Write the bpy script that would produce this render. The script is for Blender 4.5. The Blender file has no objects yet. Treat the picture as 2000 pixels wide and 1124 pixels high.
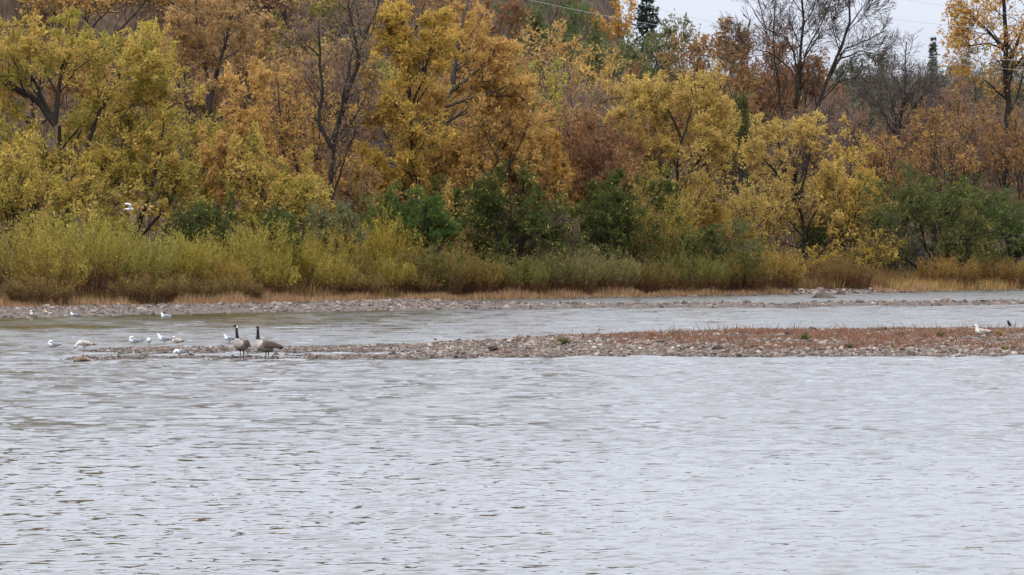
import bpy, math, random
import numpy as np
from mathutils import Vector, Matrix

# ------------------------------------------------------------------ camera, sky, sun, exposure
SC = bpy.context.scene
COL = SC.collection
FPX, HORIZON, CAMH = 10000.0, 440.0, 4.03          # focal length and horizon row in photo pixels, eye height in metres
PITCH = math.atan((562.0 - HORIZON) / FPX)

cam_d = bpy.data.cameras.new('camera')
cam_d.sensor_width = 36.0
cam_d.lens = 36.0 * FPX / 2000.0
cam_d.clip_start = 1.0
cam_d.clip_end = 9000.0
cam = bpy.data.objects.new('camera', cam_d)
cam.location = (0, 0, CAMH)
cam.rotation_euler = (math.radians(90) - PITCH, 0, 0)
COL.objects.link(cam)
SC.camera = cam

SUN_EL, SUN_AZ = math.radians(48), math.radians(205)     # behind and beside the photographer
w = bpy.data.worlds.new('World')
SC.world = w
w.use_nodes = True
nt = w.node_tree
bg = nt.nodes['Background']
bg.inputs['Strength'].default_value = 0.1
sky = nt.nodes.new('ShaderNodeTexSky')
sky.sky_type = 'NISHITA'
sky.sun_disc = False
sky.sun_elevation = SUN_EL
sky.sun_rotation = SUN_AZ
sky.dust_density = 4.0
sky.ozone_density = 1.0
geo = nt.nodes.new('ShaderNodeNewGeometry')
sep = nt.nodes.new('ShaderNodeSeparateXYZ')
nt.links.new(geo.outputs['Incoming'], sep.inputs[0])
ab = nt.nodes.new('ShaderNodeMath'); ab.operation = 'ABSOLUTE'
nt.links.new(sep.outputs['Z'], ab.inputs[0])
mr = nt.nodes.new('ShaderNodeMapRange')               # overcast: brighter towards the zenith
mr.inputs['From Min'].default_value = 0.0; mr.inputs['From Max'].default_value = 1.0
mr.inputs['To Min'].default_value = 0.57; mr.inputs['To Max'].default_value = 3.1
pw = nt.nodes.new('ShaderNodeMath'); pw.operation = 'POWER'; pw.inputs[1].default_value = .75
nt.links.new(ab.outputs[0], pw.inputs[0]); nt.links.new(pw.outputs[0], mr.inputs['Value'])
cl = nt.nodes.new('ShaderNodeVectorMath'); cl.operation = 'SCALE'
cl.inputs[0].default_value = (7.1, 7.55, 8.65)
nt.links.new(mr.outputs[0], cl.inputs['Scale'])
mx = nt.nodes.new('ShaderNodeMix'); mx.data_type = 'RGBA'
mx.inputs[0].default_value = 0.93
nt.links.new(sky.outputs[0], mx.inputs[6])
nt.links.new(cl.outputs[0], mx.inputs[7])
nt.links.new(mx.outputs[2], bg.inputs['Color'])

sun_d = bpy.data.lights.new('sun', 'SUN')
sun_d.energy = 1.4
sun_d.angle = math.radians(35)
sun_d.color = (1.0, 0.95, 0.88)
sun = bpy.data.objects.new('sun', sun_d)
sdir = Vector((math.sin(SUN_AZ) * math.cos(SUN_EL), math.cos(SUN_AZ) * math.cos(SUN_EL), math.sin(SUN_EL)))
sun.rotation_euler = sdir.to_track_quat('Z', 'Y').to_euler()
sun.location = (0, 0, 80)
COL.objects.link(sun)

SC.view_settings.view_transform = 'Standard'
SC.view_settings.look = 'None'
SC.view_settings.exposure = 0.55
SC.view_settings.gamma = 1.0
SC.view_settings.use_curve_mapping = False
SC.render.engine = 'CYCLES'
SC.cycles.max_bounces = 6
SC.cycles.diffuse_bounces = 3
SC.cycles.glossy_bounces = 3
SC.cycles.transmission_bounces = 3
SC.cycles.caustics_reflective = False
SC.cycles.caustics_refractive = False

# ------------------------------------------------------------------ measuring helpers
CP, SP = math.cos(PITCH), math.sin(PITCH)

def ray(px, py):
    u = (np.asarray(px, float) - 1000.0) / FPX
    v = (562.0 - np.asarray(py, float)) / FPX
    return u, CP + v * SP, v * CP - SP

def at(px, py, D):
    """world point seen at photo pixel (px, py), at distance D along the view"""
    u, yy, zz = ray(px, py)
    return np.stack([u / yy * D, np.zeros_like(u) + D, CAMH + zz / yy * D], -1)

def on_ground(px, py, z=0.0):
    u, yy, zz = ray(px, py)
    t = (z - CAMH) / zz
    return np.stack([u * t, yy * t, np.zeros_like(t) + z], -1)

def smooth(a, b, x):
    t = np.clip((np.asarray(x, float) - a) / (b - a), 0, 1)
    return t * t * (3 - 2 * t)

def vnoise(x, y, seed=0):
    """smooth value noise, about -1..1"""
    r = np.random.default_rng(seed)
    tab = r.uniform(-1, 1, (64, 64))
    xi = np.floor(x).astype(int); yi = np.floor(y).astype(int)
    fx = x - xi; fy = y - yi
    fx = fx * fx * (3 - 2 * fx); fy = fy * fy * (3 - 2 * fy)
    g = lambda a, b: tab[a % 64, b % 64]
    return (g(xi, yi) * (1 - fx) + g(xi + 1, yi) * fx) * (1 - fy) + (g(xi, yi + 1) * (1 - fx) + g(xi + 1, yi + 1) * fx) * fy

# ------------------------------------------------------------------ mesh helpers
def make_mesh(name, V, F, mats=(), cols=None, fmat=None, smooth_shade=False):
    """V (n,3), F list of int arrays (m,3)/(m,4); cols per face (total faces,3)"""
    if not isinstance(F, (list, tuple)):
        F = [F]
    F = [f for f in F if len(f)]
    me = bpy.data.meshes.new(name)
    V = np.asarray(V, np.float32)
    nl = sum(f.size for f in F); nf = sum(len(f) for f in F)
    me.vertices.add(len(V)); me.loops.add(nl); me.polygons.add(nf)
    me.vertices.foreach_set('co', V.ravel())
    me.loops.foreach_set('vertex_index', np.concatenate([f.ravel() for f in F]).astype(np.int32))
    tot = np.concatenate([np.full(len(f), f.shape[1], np.int32) for f in F])
    st = np.concatenate([[0], np.cumsum(tot)[:-1]]).astype(np.int32)
    me.polygons.foreach_set('loop_start', st)
    me.polygons.foreach_set('loop_total', tot)
    for m in mats:
        me.materials.append(m)
    if fmat is not None:
        me.polygons.foreach_set('material_index', np.asarray(fmat, np.int32))
    me.polygons.foreach_set('use_smooth', np.full(nf, smooth_shade))
    if cols is not None:
        a = me.attributes.new('tone', 'FLOAT_COLOR', 'FACE')
        c = np.ones((nf, 4), np.float32); c[:, :3] = cols
        a.data.foreach_set('color', c.ravel())
    me.update()
    return me

def link(name, me, parent=None, loc=(0, 0, 0), rz=0.0):
    o = bpy.data.objects.new(name, me)
    COL.objects.link(o)
    o.location = loc
    o.rotation_euler = (0, 0, rz)
    if parent is not None:
        o.parent = parent
    return o

def tag(o, label=None, category=None, group=None, kind=None):
    if label: o['label'] = label
    if category: o['category'] = category
    if group: o['group'] = group
    if kind: o['kind'] = kind
    return o

def thing(name, label, category, loc=(0, 0, 0), rz=0.0, group=None):
    return tag(link(name, None, None, loc, rz), label, category, group)

def tubes(P, R, sides=4):
    """P (n,k,3) polylines, R (n,k) radii -> verts, quads"""
    n, k, _ = P.shape
    T = np.gradient(P, axis=1)
    T /= np.linalg.norm(T, axis=2, keepdims=True) + 1e-9
    ref = np.zeros((n, 1, 3)); ref[:, 0, 0] = 1.0
    para = np.abs(T[:, :1, 0]) > 0.9
    ref[:, 0, 0] = np.where(para[:, 0], 0, 1); ref[:, 0, 1] = np.where(para[:, 0], 1, 0)
    A = np.cross(T, np.broadcast_to(ref, T.shape)); A /= np.linalg.norm(A, axis=2, keepdims=True) + 1e-9
    B = np.cross(T, A)
    th = np.arange(sides) * 2 * np.pi / sides
    ring = A[:, :, None] * np.cos(th)[None, None, :, None] + B[:, :, None] * np.sin(th)[None, None, :, None]
    V = P[:, :, None] + ring * R[:, :, None, None]
    idx = np.arange(n * k * sides).reshape(n, k, sides)
    a = idx[:, :-1]; b = idx[:, 1:]
    Q = np.stack([a, np.roll(a, -1, 2), np.roll(b, -1, 2), b], -1).reshape(-1, 4)
    return V.reshape(-1, 3), Q

class Soup:
    """collects vertices and faces of several pieces of ONE part"""
    def __init__(s): s.V = []; s.T = []; s.Q = []; s.n = 0; s.ct = []; s.cq = []
    def add(s, V, F, col=(1, 1, 1)):
        F = np.asarray(F) + s.n
        c = np.broadcast_to(np.asarray(col, float), (len(F), 3))
        if F.shape[1] == 3: s.T.append(F); s.ct.append(c)
        else: s.Q.append(F); s.cq.append(c)
        s.V.append(np.asarray(V, float)); s.n += len(V)
    def mesh(s, name, mats, smooth_shade=False):
        F = []; C = []
        if s.T: F.append(np.concatenate(s.T)); C.append(np.concatenate(s.ct))
        if s.Q: F.append(np.concatenate(s.Q)); C.append(np.concatenate(s.cq))
        return make_mesh(name, np.concatenate(s.V), F, mats, np.concatenate(C), None, smooth_shade)

def leaves(P, along, rng, length, width, flat=0.5, lenvar=0.3):
    """one small triangular leaf at each point; along = growing direction"""
    n = len(P)
    d = along + rng.normal(0, flat, (n, 3))
    d /= np.linalg.norm(d, axis=1, keepdims=True) + 1e-9
    s = np.cross(d, rng.normal(0, 1, (n, 3)) + np.array([0, 0, 0.6]))
    s /= np.linalg.norm(s, axis=1, keepdims=True) + 1e-9
    L = length * np.exp(rng.normal(0, lenvar, n))[:, None]
    W = width * np.exp(rng.normal(0, lenvar * .7, n))[:, None]
    V = np.stack([P - s * W * .5, P + s * W * .5 + d * L * .15, P + d * L], 1).reshape(-1, 3)
    return V, np.arange(3 * n).reshape(-1, 3)

# ------------------------------------------------------------------ materials
def mat(name):
    m = bpy.data.materials.new(name); m.use_nodes = True
    return m, m.node_tree, m.node_tree.nodes['Principled BSDF']

def tone_mat(name, rough=0.7, spec=0.25, translucent=0.0, mottled=0.0, scale=8.0):
    m, t, b = mat(name)
    a = t.nodes.new('ShaderNodeAttribute'); a.attribute_name = 'tone'
    src = a.outputs['Color']
    if mottled:
        g = t.nodes.new('ShaderNodeTexCoord')
        n = t.nodes.new('ShaderNodeTexNoise'); n.inputs['Scale'].default_value = scale; n.inputs['Detail'].default_value = 5
        t.links.new(g.outputs['Object'], n.inputs['Vector'])
        r = t.nodes.new('ShaderNodeMapRange'); r.inputs['From Min'].default_value = .3; r.inputs['From Max'].default_value = .7
        r.inputs['To Min'].default_value = 1 - mottled; r.inputs['To Max'].default_value = 1 + mottled
        t.links.new(n.outputs['Fac'], r.inputs['Value'])
        v = t.nodes.new('ShaderNodeVectorMath'); v.operation = 'SCALE'
        t.links.new(src, v.inputs[0]); t.links.new(r.outputs[0], v.inputs['Scale'])
        src = v.outputs[0]
    t.links.new(src, b.inputs['Base Color'])
    b.inputs['Roughness'].default_value = rough
    b.inputs['Specular IOR Level'].default_value = spec
    if translucent:
        tr = t.nodes.new('ShaderNodeBsdfTranslucent'); t.links.new(src, tr.inputs['Color'])
        mixn = t.nodes.new('ShaderNodeMixShader'); mixn.inputs[0].default_value = translucent
        out = t.nodes['Material Output']
        t.links.new(b.outputs[0], mixn.inputs[1]); t.links.new(tr.outputs[0], mixn.inputs[2])
        t.links.new(mixn.outputs[0], out.inputs['Surface'])
    return m

def noise_mat(name, stops, scale, detail=6, rough=0.85, bump=0.0, stretch=(1, 1, 1), spec=0.2, rand=False):
    m, t, b = mat(name)
    g = t.nodes.new('ShaderNodeTexCoord')
    mp = t.nodes.new('ShaderNodeMapping'); mp.inputs['Scale'].default_value = stretch
    t.links.new(g.outputs['Object'], mp.inputs['Vector'])
    n = t.nodes.new('ShaderNodeTexNoise'); n.inputs['Scale'].default_value = scale; n.inputs['Detail'].default_value = detail
    n.inputs['Roughness'].default_value = .65
    t.links.new(mp.outputs[0], n.inputs['Vector'])
    cr = t.nodes.new('ShaderNodeValToRGB')
    while len(cr.color_ramp.elements) < len(stops): cr.color_ramp.elements.new(.5)
    for e, (p, c) in zip(cr.color_ramp.elements, stops):
        e.position = p; e.color = (*c, 1)
    src = n.outputs['Fac']
    if rand:
        oi = t.nodes.new('ShaderNodeObjectInfo')
        ma = t.nodes.new('ShaderNodeMath'); ma.operation = 'MULTIPLY_ADD'
        ma.inputs[1].default_value = .35; t.links.new(src, ma.inputs[0])
        mb = t.nodes.new('ShaderNodeMath'); mb.operation = 'MULTIPLY'; mb.inputs[1].default_value = .65
        t.links.new(oi.outputs['Random'], mb.inputs[0]); t.links.new(mb.outputs[0], ma.inputs[2])
        src = ma.outputs[0]
    t.links.new(src, cr.inputs[0]); t.links.new(cr.outputs[0], b.inputs['Base Color'])
    b.inputs['Roughness'].default_value = rough
    b.inputs['Specular IOR Level'].default_value = spec
    if bump:
        bu = t.nodes.new('ShaderNodeBump'); bu.inputs['Strength'].default_value = bump; bu.inputs['Distance'].default_value = .05
        t.links.new(n.outputs['Fac'], bu.inputs['Height']); t.links.new(bu.outputs[0], b.inputs['Normal'])
    return m

M_LEAF = tone_mat('leaf', .85, .04, .44)
M_NEEDLE = tone_mat('needles', .65, .2, .1)
M_GRASS = tone_mat('dry_grass', .8, .15, .25)
M_PEBBLE = tone_mat('pebbles', .8, .25, 0, .3, 14)
M_FEATHER = tone_mat('feathers', .7, .2, 0, .12, 30)
M_BARK = noise_mat('dark_bark', [(.3, (.012, .009, .007)), (.55, (.027, .021, .016)), (.75, (.055, .045, .036))], 5, 6, .9, .5, (1, 1, .25))
M_BARK_GREY = noise_mat('grey_bark', [(.3, (.024, .02, .017)), (.55, (.05, .043, .037)), (.75, (.095, .082, .072))], 5, 6, .9, .5, (1, 1, .25))
M_TWIG = noise_mat('brown_twig', [(.3, (.035, .024, .018)), (.7, (.085, .06, .046))], 3, 3, .9)
M_TWIG_GREY = noise_mat('grey_twig', [(.3, (.07, .054, .048)), (.7, (.145, .115, .102))], 3, 3, .9)
M_SOIL = noise_mat('leaf_litter', [(.3, (.025, .016, .010)), (.5, (.055, .034, .020)), (.7, (.10, .064, .035))], .9, 9, .95, .4)
M_GRAVEL = noise_mat('gravel', [(.34, (.030, .021, .016)), (.5, (.075, .054, .040)), (.66, (.17, .132, .102))], 4.5, 9, .9, .8)
M_STONE = noise_mat('river_stone', [(.18, (.058, .042, .032)), (.4, (.125, .092, .07)), (.62, (.165, .13, .10)), (.88, (.24, .205, .17))], 6, 5, .8, .3, (1, 1, 1), .3, True)
M_BOULDER = noise_mat('boulder_rock', [(.3, (.028, .021, .016)), (.52, (.055, .042, .032)), (.72, (.095, .076, .06))], 2.2, 8, .85, .8)
M_BOULDER_RED = noise_mat('reddish_rock', [(.3, (.075, .048, .042)), (.52, (.125, .088, .078)), (.72, (.19, .145, .13))], 2.6, 8, .85, .8)
M_ROCK_DARK = noise_mat('dark_wet_rock', [(.3, (.03, .027, .024)), (.7, (.09, .078, .068))], 4, 7, .5, .6)
M_LOG = noise_mat('bleached_wood', [(.3, (.10, .066, .042)), (.6, (.24, .175, .115)), (.8, (.34, .27, .19))], 6, 6, .85, .4, (.3, 1, 1))
M_CABLE = noise_mat('cable', [(.3, (.30, .30, .31)), (.7, (.40, .40, .41))], 1, 2, .5)

def water_mat():
    m, t, b = mat('river_water')
    b.inputs['Base Color'].default_value = (.055, .050, .038, 1)
    gl = t.nodes.new('ShaderNodeAttribute'); gl.attribute_name = 'gloss'
    g0 = t.nodes.new('ShaderNodeTexCoord')
    mp0 = t.nodes.new('ShaderNodeMapping'); mp0.inputs['Scale'].default_value = (.55, .42, 1)
    t.links.new(g0.outputs['Object'], mp0.inputs['Vector'])
    n0 = t.nodes.new('ShaderNodeTexNoise'); n0.inputs['Scale'].default_value = 1.0; n0.inputs['Detail'].default_value = 5; n0.inputs['Roughness'].default_value = .7
    t.links.new(mp0.outputs[0], n0.inputs['Vector'])
    r0 = t.nodes.new('ShaderNodeMapRange'); r0.inputs['From Min'].default_value = .32; r0.inputs['From Max'].default_value = .68
    r0.inputs['To Min'].default_value = .42; r0.inputs['To Max'].default_value = 1.45
    t.links.new(n0.outputs['Fac'], r0.inputs['Value'])
    m0 = t.nodes.new('ShaderNodeMath'); m0.operation = 'MULTIPLY'
    t.links.new(gl.outputs['Fac'], m0.inputs[0]); t.links.new(r0.outputs[0], m0.inputs[1])
    t.links.new(m0.outputs[0], b.inputs['Roughness'])
    b.inputs['IOR'].default_value = 1.38
    g = t.nodes.new('ShaderNodeTexCoord')
    mp = t.nodes.new('ShaderNodeMapping'); mp.inputs['Scale'].default_value = (.62, .24, 1)
    t.links.new(g.outputs['Object'], mp.inputs['Vector'])
    n = t.nodes.new('ShaderNodeTexNoise'); n.inputs['Scale'].default_value = 6.0; n.inputs['Detail'].default_value = 2
    t.links.new(mp.outputs[0], n.inputs['Vector'])
    # finest ripples: small tilts of the surface, too short for the mesh
    su = t.nodes.new('ShaderNodeVectorMath'); su.operation = 'SUBTRACT'; su.inputs[1].default_value = (.5, .5, .5)
    t.links.new(n.outputs['Color'], su.inputs[0])
    ml = t.nodes.new('ShaderNodeVectorMath'); ml.operation = 'MULTIPLY'; ml.inputs[1].default_value = (1, 1, 0)
    at_ = t.nodes.new('ShaderNodeAttribute'); at_.attribute_name = 'chop'
    sc_ = t.nodes.new('ShaderNodeVectorMath'); sc_.operation = 'SCALE'
    t.links.new(ml.outputs[0], sc_.inputs[0]); t.links.new(at_.outputs['Fac'], sc_.inputs['Scale'])
    t.links.new(su.outputs[0], ml.inputs[0])
    ge = t.nodes.new('ShaderNodeNewGeometry')
    ad = t.nodes.new('ShaderNodeVectorMath'); ad.operation = 'ADD'
    t.links.new(ge.outputs['Normal'], ad.inputs[0]); t.links.new(sc_.outputs[0], ad.inputs[1])
    no = t.nodes.new('ShaderNodeVectorMath'); no.operation = 'NORMALIZE'
    t.links.new(ad.outputs[0], no.inputs[0]); t.links.new(no.outputs[0], b.inputs['Normal'])
    return m
M_WATER = water_mat()

# ------------------------------------------------------------------ the setting: banks, bars, river
SHORE_PX = np.array([(-700, 622), (-300, 612), (0, 607.5), (200, 604.5), (300, 603), (500, 599), (700, 593), (830, 588.5), (900, 587), (1000, 585.5), (1200, 582.5),
                     (1350, 580), (1500, 577), (1560, 576), (1640, 575), (1700, 573.5), (1800, 571.5), (2000, 568), (2400, 562), (3000, 556)], float)
SHW = on_ground(SHORE_PX[:, 0], SHORE_PX[:, 1])

def shore_y(X):
    return np.interp(X, SHW[:, 0], SHW[:, 1])

def ground_z(X, Y):
    X = np.asarray(X, float); Y = np.asarray(Y, float)
    s = Y - shore_y(X)
    bank = np.where(s < 0, np.maximum(s * .12, -.9), 0.045 * np.clip(s, 0, 26) + .05 * vnoise(X * .4, Y * .4, 3))
    bank = np.where(s < 0, bank, np.where(s < 1.5, bank * s / 1.5, bank))
    slope = .15 + (.115 - .15) * smooth(-10, 9, X)
    k = np.clip(s - 30, 0, None)
    top = 24 + (11.5 - 24) * smooth(-6, 14, X)
    hill = top * (1 - np.exp(-k * slope / top)) + .5 * vnoise(X * .11, Y * .11, 5) * smooth(0, 30, k)
    hill = hill + np.minimum(.45 * np.clip(k - 75, 0, None), 24) * smooth(11.5, 7.5, X)      # steeper upper slope
    hill = hill + 7.5 * smooth(80, 112, k) * smooth(9, 13, X)                               # low ridge beyond the bare trees
    near = 2.4 * smooth(34, 16, Y) + np.maximum(-.9, 0) * 0
    return bank + hill + near

def axis(parts):
    return np.unique(np.concatenate([np.arange(a, b, st) for a, b, st in parts]))

def grid_faces(nx, ny):
    i = np.arange(nx * ny).reshape(ny, nx)
    return np.stack([i[:-1, :-1], i[:-1, 1:], i[1:, 1:], i[1:, :-1]], -1).reshape(-1, 4)

gx = axis([(-4000, -400, 400), (-400, -60, 20), (-60, 60, 1.2), (60, 400, 20), (400, 4001, 400)])
gy = axis([(-400, 0, 50), (0, 60, 5), (60, 230, 10), (230, 345, 1.0), (345, 480, 4), (480, 1000, 40), (1000, 8001, 500)])
XX, YY = np.meshgrid(gx, gy)
ground = link('ground', make_mesh('ground', np.stack([XX, YY, ground_z(XX, YY)], -1).reshape(-1, 3), grid_faces(len(gx), len(gy)), [M_SOIL], None, None, True))
tag(ground, 'brown leaf-littered bank rising into a wooded hillside', kind='structure')

def poly_sd(X, Y, poly):
    """distance inside (positive) a polygon"""
    sh = X.shape; X = X.ravel(); Y = Y.ravel()
    d = np.full(X.shape, 1e9); ins = np.zeros(X.shape, bool)
    n = len(poly)
    for i in range(n):
        ax, ay = poly[i][:2]; bx, by = poly[(i + 1) % n][:2]
        ex, ey = bx - ax, by - ay
        t = np.clip(((X - ax) * ex + (Y - ay) * ey) / (ex * ex + ey * ey + 1e-9), 0, 1)
        d = np.minimum(d, np.hypot(X - ax - t * ex, Y - ay - t * ey))
        c = (ay > Y) != (by > Y)
        ins ^= c & (X < (bx - ax) * (Y - ay) / (by - ay + 1e-12) + ax)
    return np.where(ins, d, -d).reshape(sh)

def pxpoly(pts):
    a = np.array(pts, float)
    return on_ground(a[:, 0], a[:, 1])

A_MAIN = pxpoly([(700, 699), (800, 702), (900, 700.5), (1000, 699.5), (1300, 697.5), (1600, 697.5), (1800, 697), (2000, 696), (2400, 694), (2800, 690),
                 (2800, 660), (2400, 658), (2000, 659), (1700, 660), (1400, 663), (1200, 665), (1000, 669), (880, 672), (800, 676), (790, 684), (870, 690), (760, 694)])
A_UP = pxpoly([(170, 686), (230, 683), (330, 680.5), (450, 680), (600, 678), (800, 674), (900, 672), (950, 685), (860, 687), (700, 688.5), (500, 690), (330, 690.5), (230, 690)])
A_LOW = pxpoly([(120, 703.5), (200, 699), (300, 698), (420, 697), (600, 696), (760, 694), (900, 691), (1000, 699), (850, 701.5), (700, 702.5), (520, 703.5), (380, 702), (250, 703), (150, 704.5)])
B_POLY = pxpoly([(-600, 640), (-300, 632), (0, 622.5), (120, 619.5), (200, 617.5), (400, 612.5), (600, 610), (830, 606), (1000, 603.5), (1300, 602.5), (1500, 601.5), (1700, 599.5), (2000, 596.5), (2400, 592), (2900, 588),
                 (2900, 582), (2400, 587), (2000, 590.5), (1700, 594), (1500, 596), (1350, 596.5), (1100, 597), (960, 595), (880, 592), (830, 587), (700, 590), (500, 595), (300, 599), (0, 602), (-300, 606), (-600, 612)])

def bar_a(X, Y):
    n = .05 * vnoise(X * .7, Y * .5, 11) + .03 * vnoise(X * 2.1, Y * 1.5, 12)
    e = .9 * vnoise(X * .5, Y * .35, 13)
    h1 = poly_sd(X, Y, A_MAIN) + e
    h2 = poly_sd(X, Y, A_UP) + e * .8
    h3 = poly_sd(X, Y, A_LOW) + e * .8
    f = lambda d, top, wd: np.where(d < 0, np.maximum(d * .1, -.4), top * (1 - np.exp(-np.clip(d, 0, None) / wd)))
    return np.maximum(np.maximum(f(h1, .54, 5.5) + n * smooth(-1, 3, h1), f(h2, .06, 2.0) + .4 * n * smooth(-1, 2, h2)), f(h3, .05, 2.0) + .4 * n * smooth(-1, 2, h3))

def bar_b(X, Y):
    d = poly_sd(X, Y, B_POLY) + .9 * vnoise(X * .3, Y * .3, 23)
    n = .04 * vnoise(X * .6, Y * .5, 21) * smooth(-1, 2, d)
    return np.where(d < 0, np.maximum(d * .1, -.4), .19 * (1 - np.exp(-np.clip(d, 0, None) / 2.5))) + n

def bar_mesh(name, fn, x0, x1, y0, y1, st, label):
    xs = np.arange(x0, x1, st); ys = np.arange(y0, y1, st)
    X, Y = np.meshgrid(xs, ys); H = fn(X, Y)
    F = grid_faces(len(xs), len(ys))
    keep = H.ravel()[F].max(1) > -.18
    F = F[keep]
    used, inv = np.unique(F, return_inverse=True)
    V = np.stack([X, Y, H], -1).reshape(-1, 3)[used]
    o = link(name, make_mesh(name, V, inv.reshape(-1, 4), [M_GRAVEL], None, None, True))
    return tag(o, label, kind='structure')

gravel_bar = bar_mesh('gravel_bar', bar_a, -18, 34, 150, 190, .4, 'low stony gravel bar across the river')
far_bar = bar_mesh('gravel_strip', bar_b, -38, 50, 205, 292, .6, 'thin gravel strip and beach along the far shore')

def surface(X, Y):
    X = np.asarray(X, float); Y = np.asarray(Y, float)
    return np.maximum(np.maximum(bar_a(X, Y), bar_b(X, Y)), ground_z(X, Y))

# river: real ripples, finer towards the camera
def river():
    y1 = np.concatenate([55 * np.exp(np.arange(0, math.log(100 / 55) / .00105) * .00105), 100.2 * np.exp(np.arange(0, math.log(162 / 100.2) / .0018) * .0018)])
    y2 = np.arange(163, 320, .45)
    ys = np.concatenate([[-300, -100, 0, 25, 40, 50], y1, y2, [340, 400, 600, 1500, 8000]])
    us = np.concatenate([[-8, -3, -1.2, -.6, -.35, -.25, -.19, -.15], np.arange(-.110, .11001, .00135), [.15, .19, .25, .35, .6, 1.2, 3, 8]])
    U, Y = np.meshgrid(us, ys)
    X = U * np.maximum(Y, 60)
    rng = np.random.default_rng(4)
    Z = np.zeros_like(X)
    fine = (np.abs(U) < .111) & (Y > 54) & (Y < 321)
    # gusts: where the wind roughens the river and where it lies smoother
    gust = .5 + .5 * vnoise(X * .09 + 3, Y * .030 + 7, 31) + .3 * vnoise(X * .3, Y * .09, 32)
    band = vnoise(X * .035 + 9, Y * .075 + 2, 33)
    amp = (.82 + .20 * np.clip(gust, 0, 1.2) - .34 * np.clip(band, -.5, 1) * smooth(100, 84, Y) + .14 * smooth(92, 125, Y)) * fine
    calm = smooth(186, 212, Y) * smooth(0, -13, X) * smooth(266, 250, Y) * np.clip(.95 + .7 * vnoise(X * .22, Y * .10, 34), .25, 1)          # lee of the far beach
    step = np.where(Y > 162, .45, np.where(Y > 100, Y * .0018, np.maximum(Y, 55) * .00105))
    def waves(n, l0, l1, mean, spread, sl, weight):
        Zs = np.zeros_like(X)
        for i in range(n):
            lam = math.exp(rng.uniform(math.log(l0), math.log(l1)))
            th = rng.normal(math.radians(mean), math.radians(spread)); k = 2 * math.pi / lam
            vis = smooth(2.0, 3.6, lam / step)                # waves shorter than the mesh can carry fade out
            ph = k * (math.cos(th) * X + math.sin(th) * Y) + rng.uniform(0, 6.28)
            Zs += vis * (sl / k) * (np.sin(ph) + .2 * np.cos(2 * ph))
        return Zs * weight
    Z += waves(70, .22, .58, 84, 26, .0250, amp)
    Z += waves(36, .65, 1.35, 84, 28, .022, amp * (.30 + .62 * smooth(72, 104, Y) + .3 * smooth(150, 170, Y)) * (1 - .55 * calm))
    Z += waves(34, 1.0, 1.9, 88, 24, .022, amp * smooth(130, 168, Y) * (1 - .6 * calm))
    V = np.stack([X, Y, Z], -1).reshape(-1, 3)
    me = make_mesh('river', V, grid_faces(len(us), len(ys)), [M_WATER], None, None, True)
    chop = (.04 + .22 * smooth(68, 104, Y) + .5 * smooth(252, 260, Y)) * (1 - .6 * calm)
    # ripples too short for the mesh spread the reflection instead
    gloss = (.02 + .21 * smooth(70, 115, Y) + .06 * smooth(160, 178, Y) + .12 * smooth(252, 260, Y)) * (1 - .78 * calm)
    me.attributes.new('gloss', 'FLOAT', 'POINT').data.foreach_set('value', gloss.astype(np.float32).ravel())
    me.attributes.new('chop', 'FLOAT', 'POINT').data.foreach_set('value', chop.astype(np.float32).ravel())
    o = link('river', me)
    tag(o, 'rippled pale grey river water', kind='structure')
river()

# ------------------------------------------------------------------ trees
def polyline(start, d, length, nseg, wig, trop, rng, droop=0.0):
    n = len(start)
    P = np.empty((n, nseg + 1, 3)); P[:, 0] = start
    d = d / (np.linalg.norm(d, axis=1, keepdims=True) + 1e-9)
    for i in range(nseg):
        d = d + rng.normal(0, wig, (n, 3))
        d[:, 2] += trop - droop * (i / nseg)
        d /= np.linalg.norm(d, axis=1, keepdims=True) + 1e-9
        P[:, i + 1] = P[:, i] + d * (length / nseg)[:, None]
    return P

def sample(P, t):
    n, k, _ = P.shape
    f = np.clip(t, 0, .9999) * (k - 1)
    i = f.astype(int); r = (f - i)[..., None]
    row = np.arange(n).reshape((n,) + (1,) * (t.ndim - 1))
    a = P[row, i]; b = P[row, i + 1]
    return a + (b - a) * r, (b - a) / (np.linalg.norm(b - a, axis=-1, keepdims=True) + 1e-9)

def children(P, L, R, n, t0, t1, ang, ratio, nseg, wig, trop, rng, rr=.55, rmin=.01, endlen=.55, droop=0.0):
    m = len(P)
    t = t0 + (t1 - t0) * (np.arange(n)[None] + rng.uniform(0, 1, (m, n))) / n
    S, D = sample(P, t)
    az = rng.uniform(0, 6.283, (m, 1)) + np.arange(n)[None] * 2.39996 + rng.normal(0, .35, (m, n))
    a = np.cross(D, np.array([.31, .87, .38])); a /= np.linalg.norm(a, axis=-1, keepdims=True) + 1e-9
    b = np.cross(D, a)
    an = np.radians(ang) * (1 + rng.normal(0, .22, (m, n)))
    perp = a * np.cos(az)[..., None] + b * np.sin(az)[..., None]
    d = D * np.cos(an)[..., None] + perp * np.sin(an)[..., None]
    q = (t - t0) / (t1 - t0 + 1e-6)
    ln = L[:, None] * ratio * (1 - (1 - endlen) * q) * np.exp(rng.normal(0, .2, (m, n)))
    r = np.maximum(R[:, None] * (1 - .7 * t) * rr, rmin)
    Pc = polyline(S.reshape(-1, 3), d.reshape(-1, 3), ln.ravel(), nseg, wig, trop, rng, droop)
    return Pc, ln.ravel(), r.ravel()

def taper(R, k, end=.3):
    return R[:, None] * (1 - (1 - end) * np.linspace(0, 1, k)[None])

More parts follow.
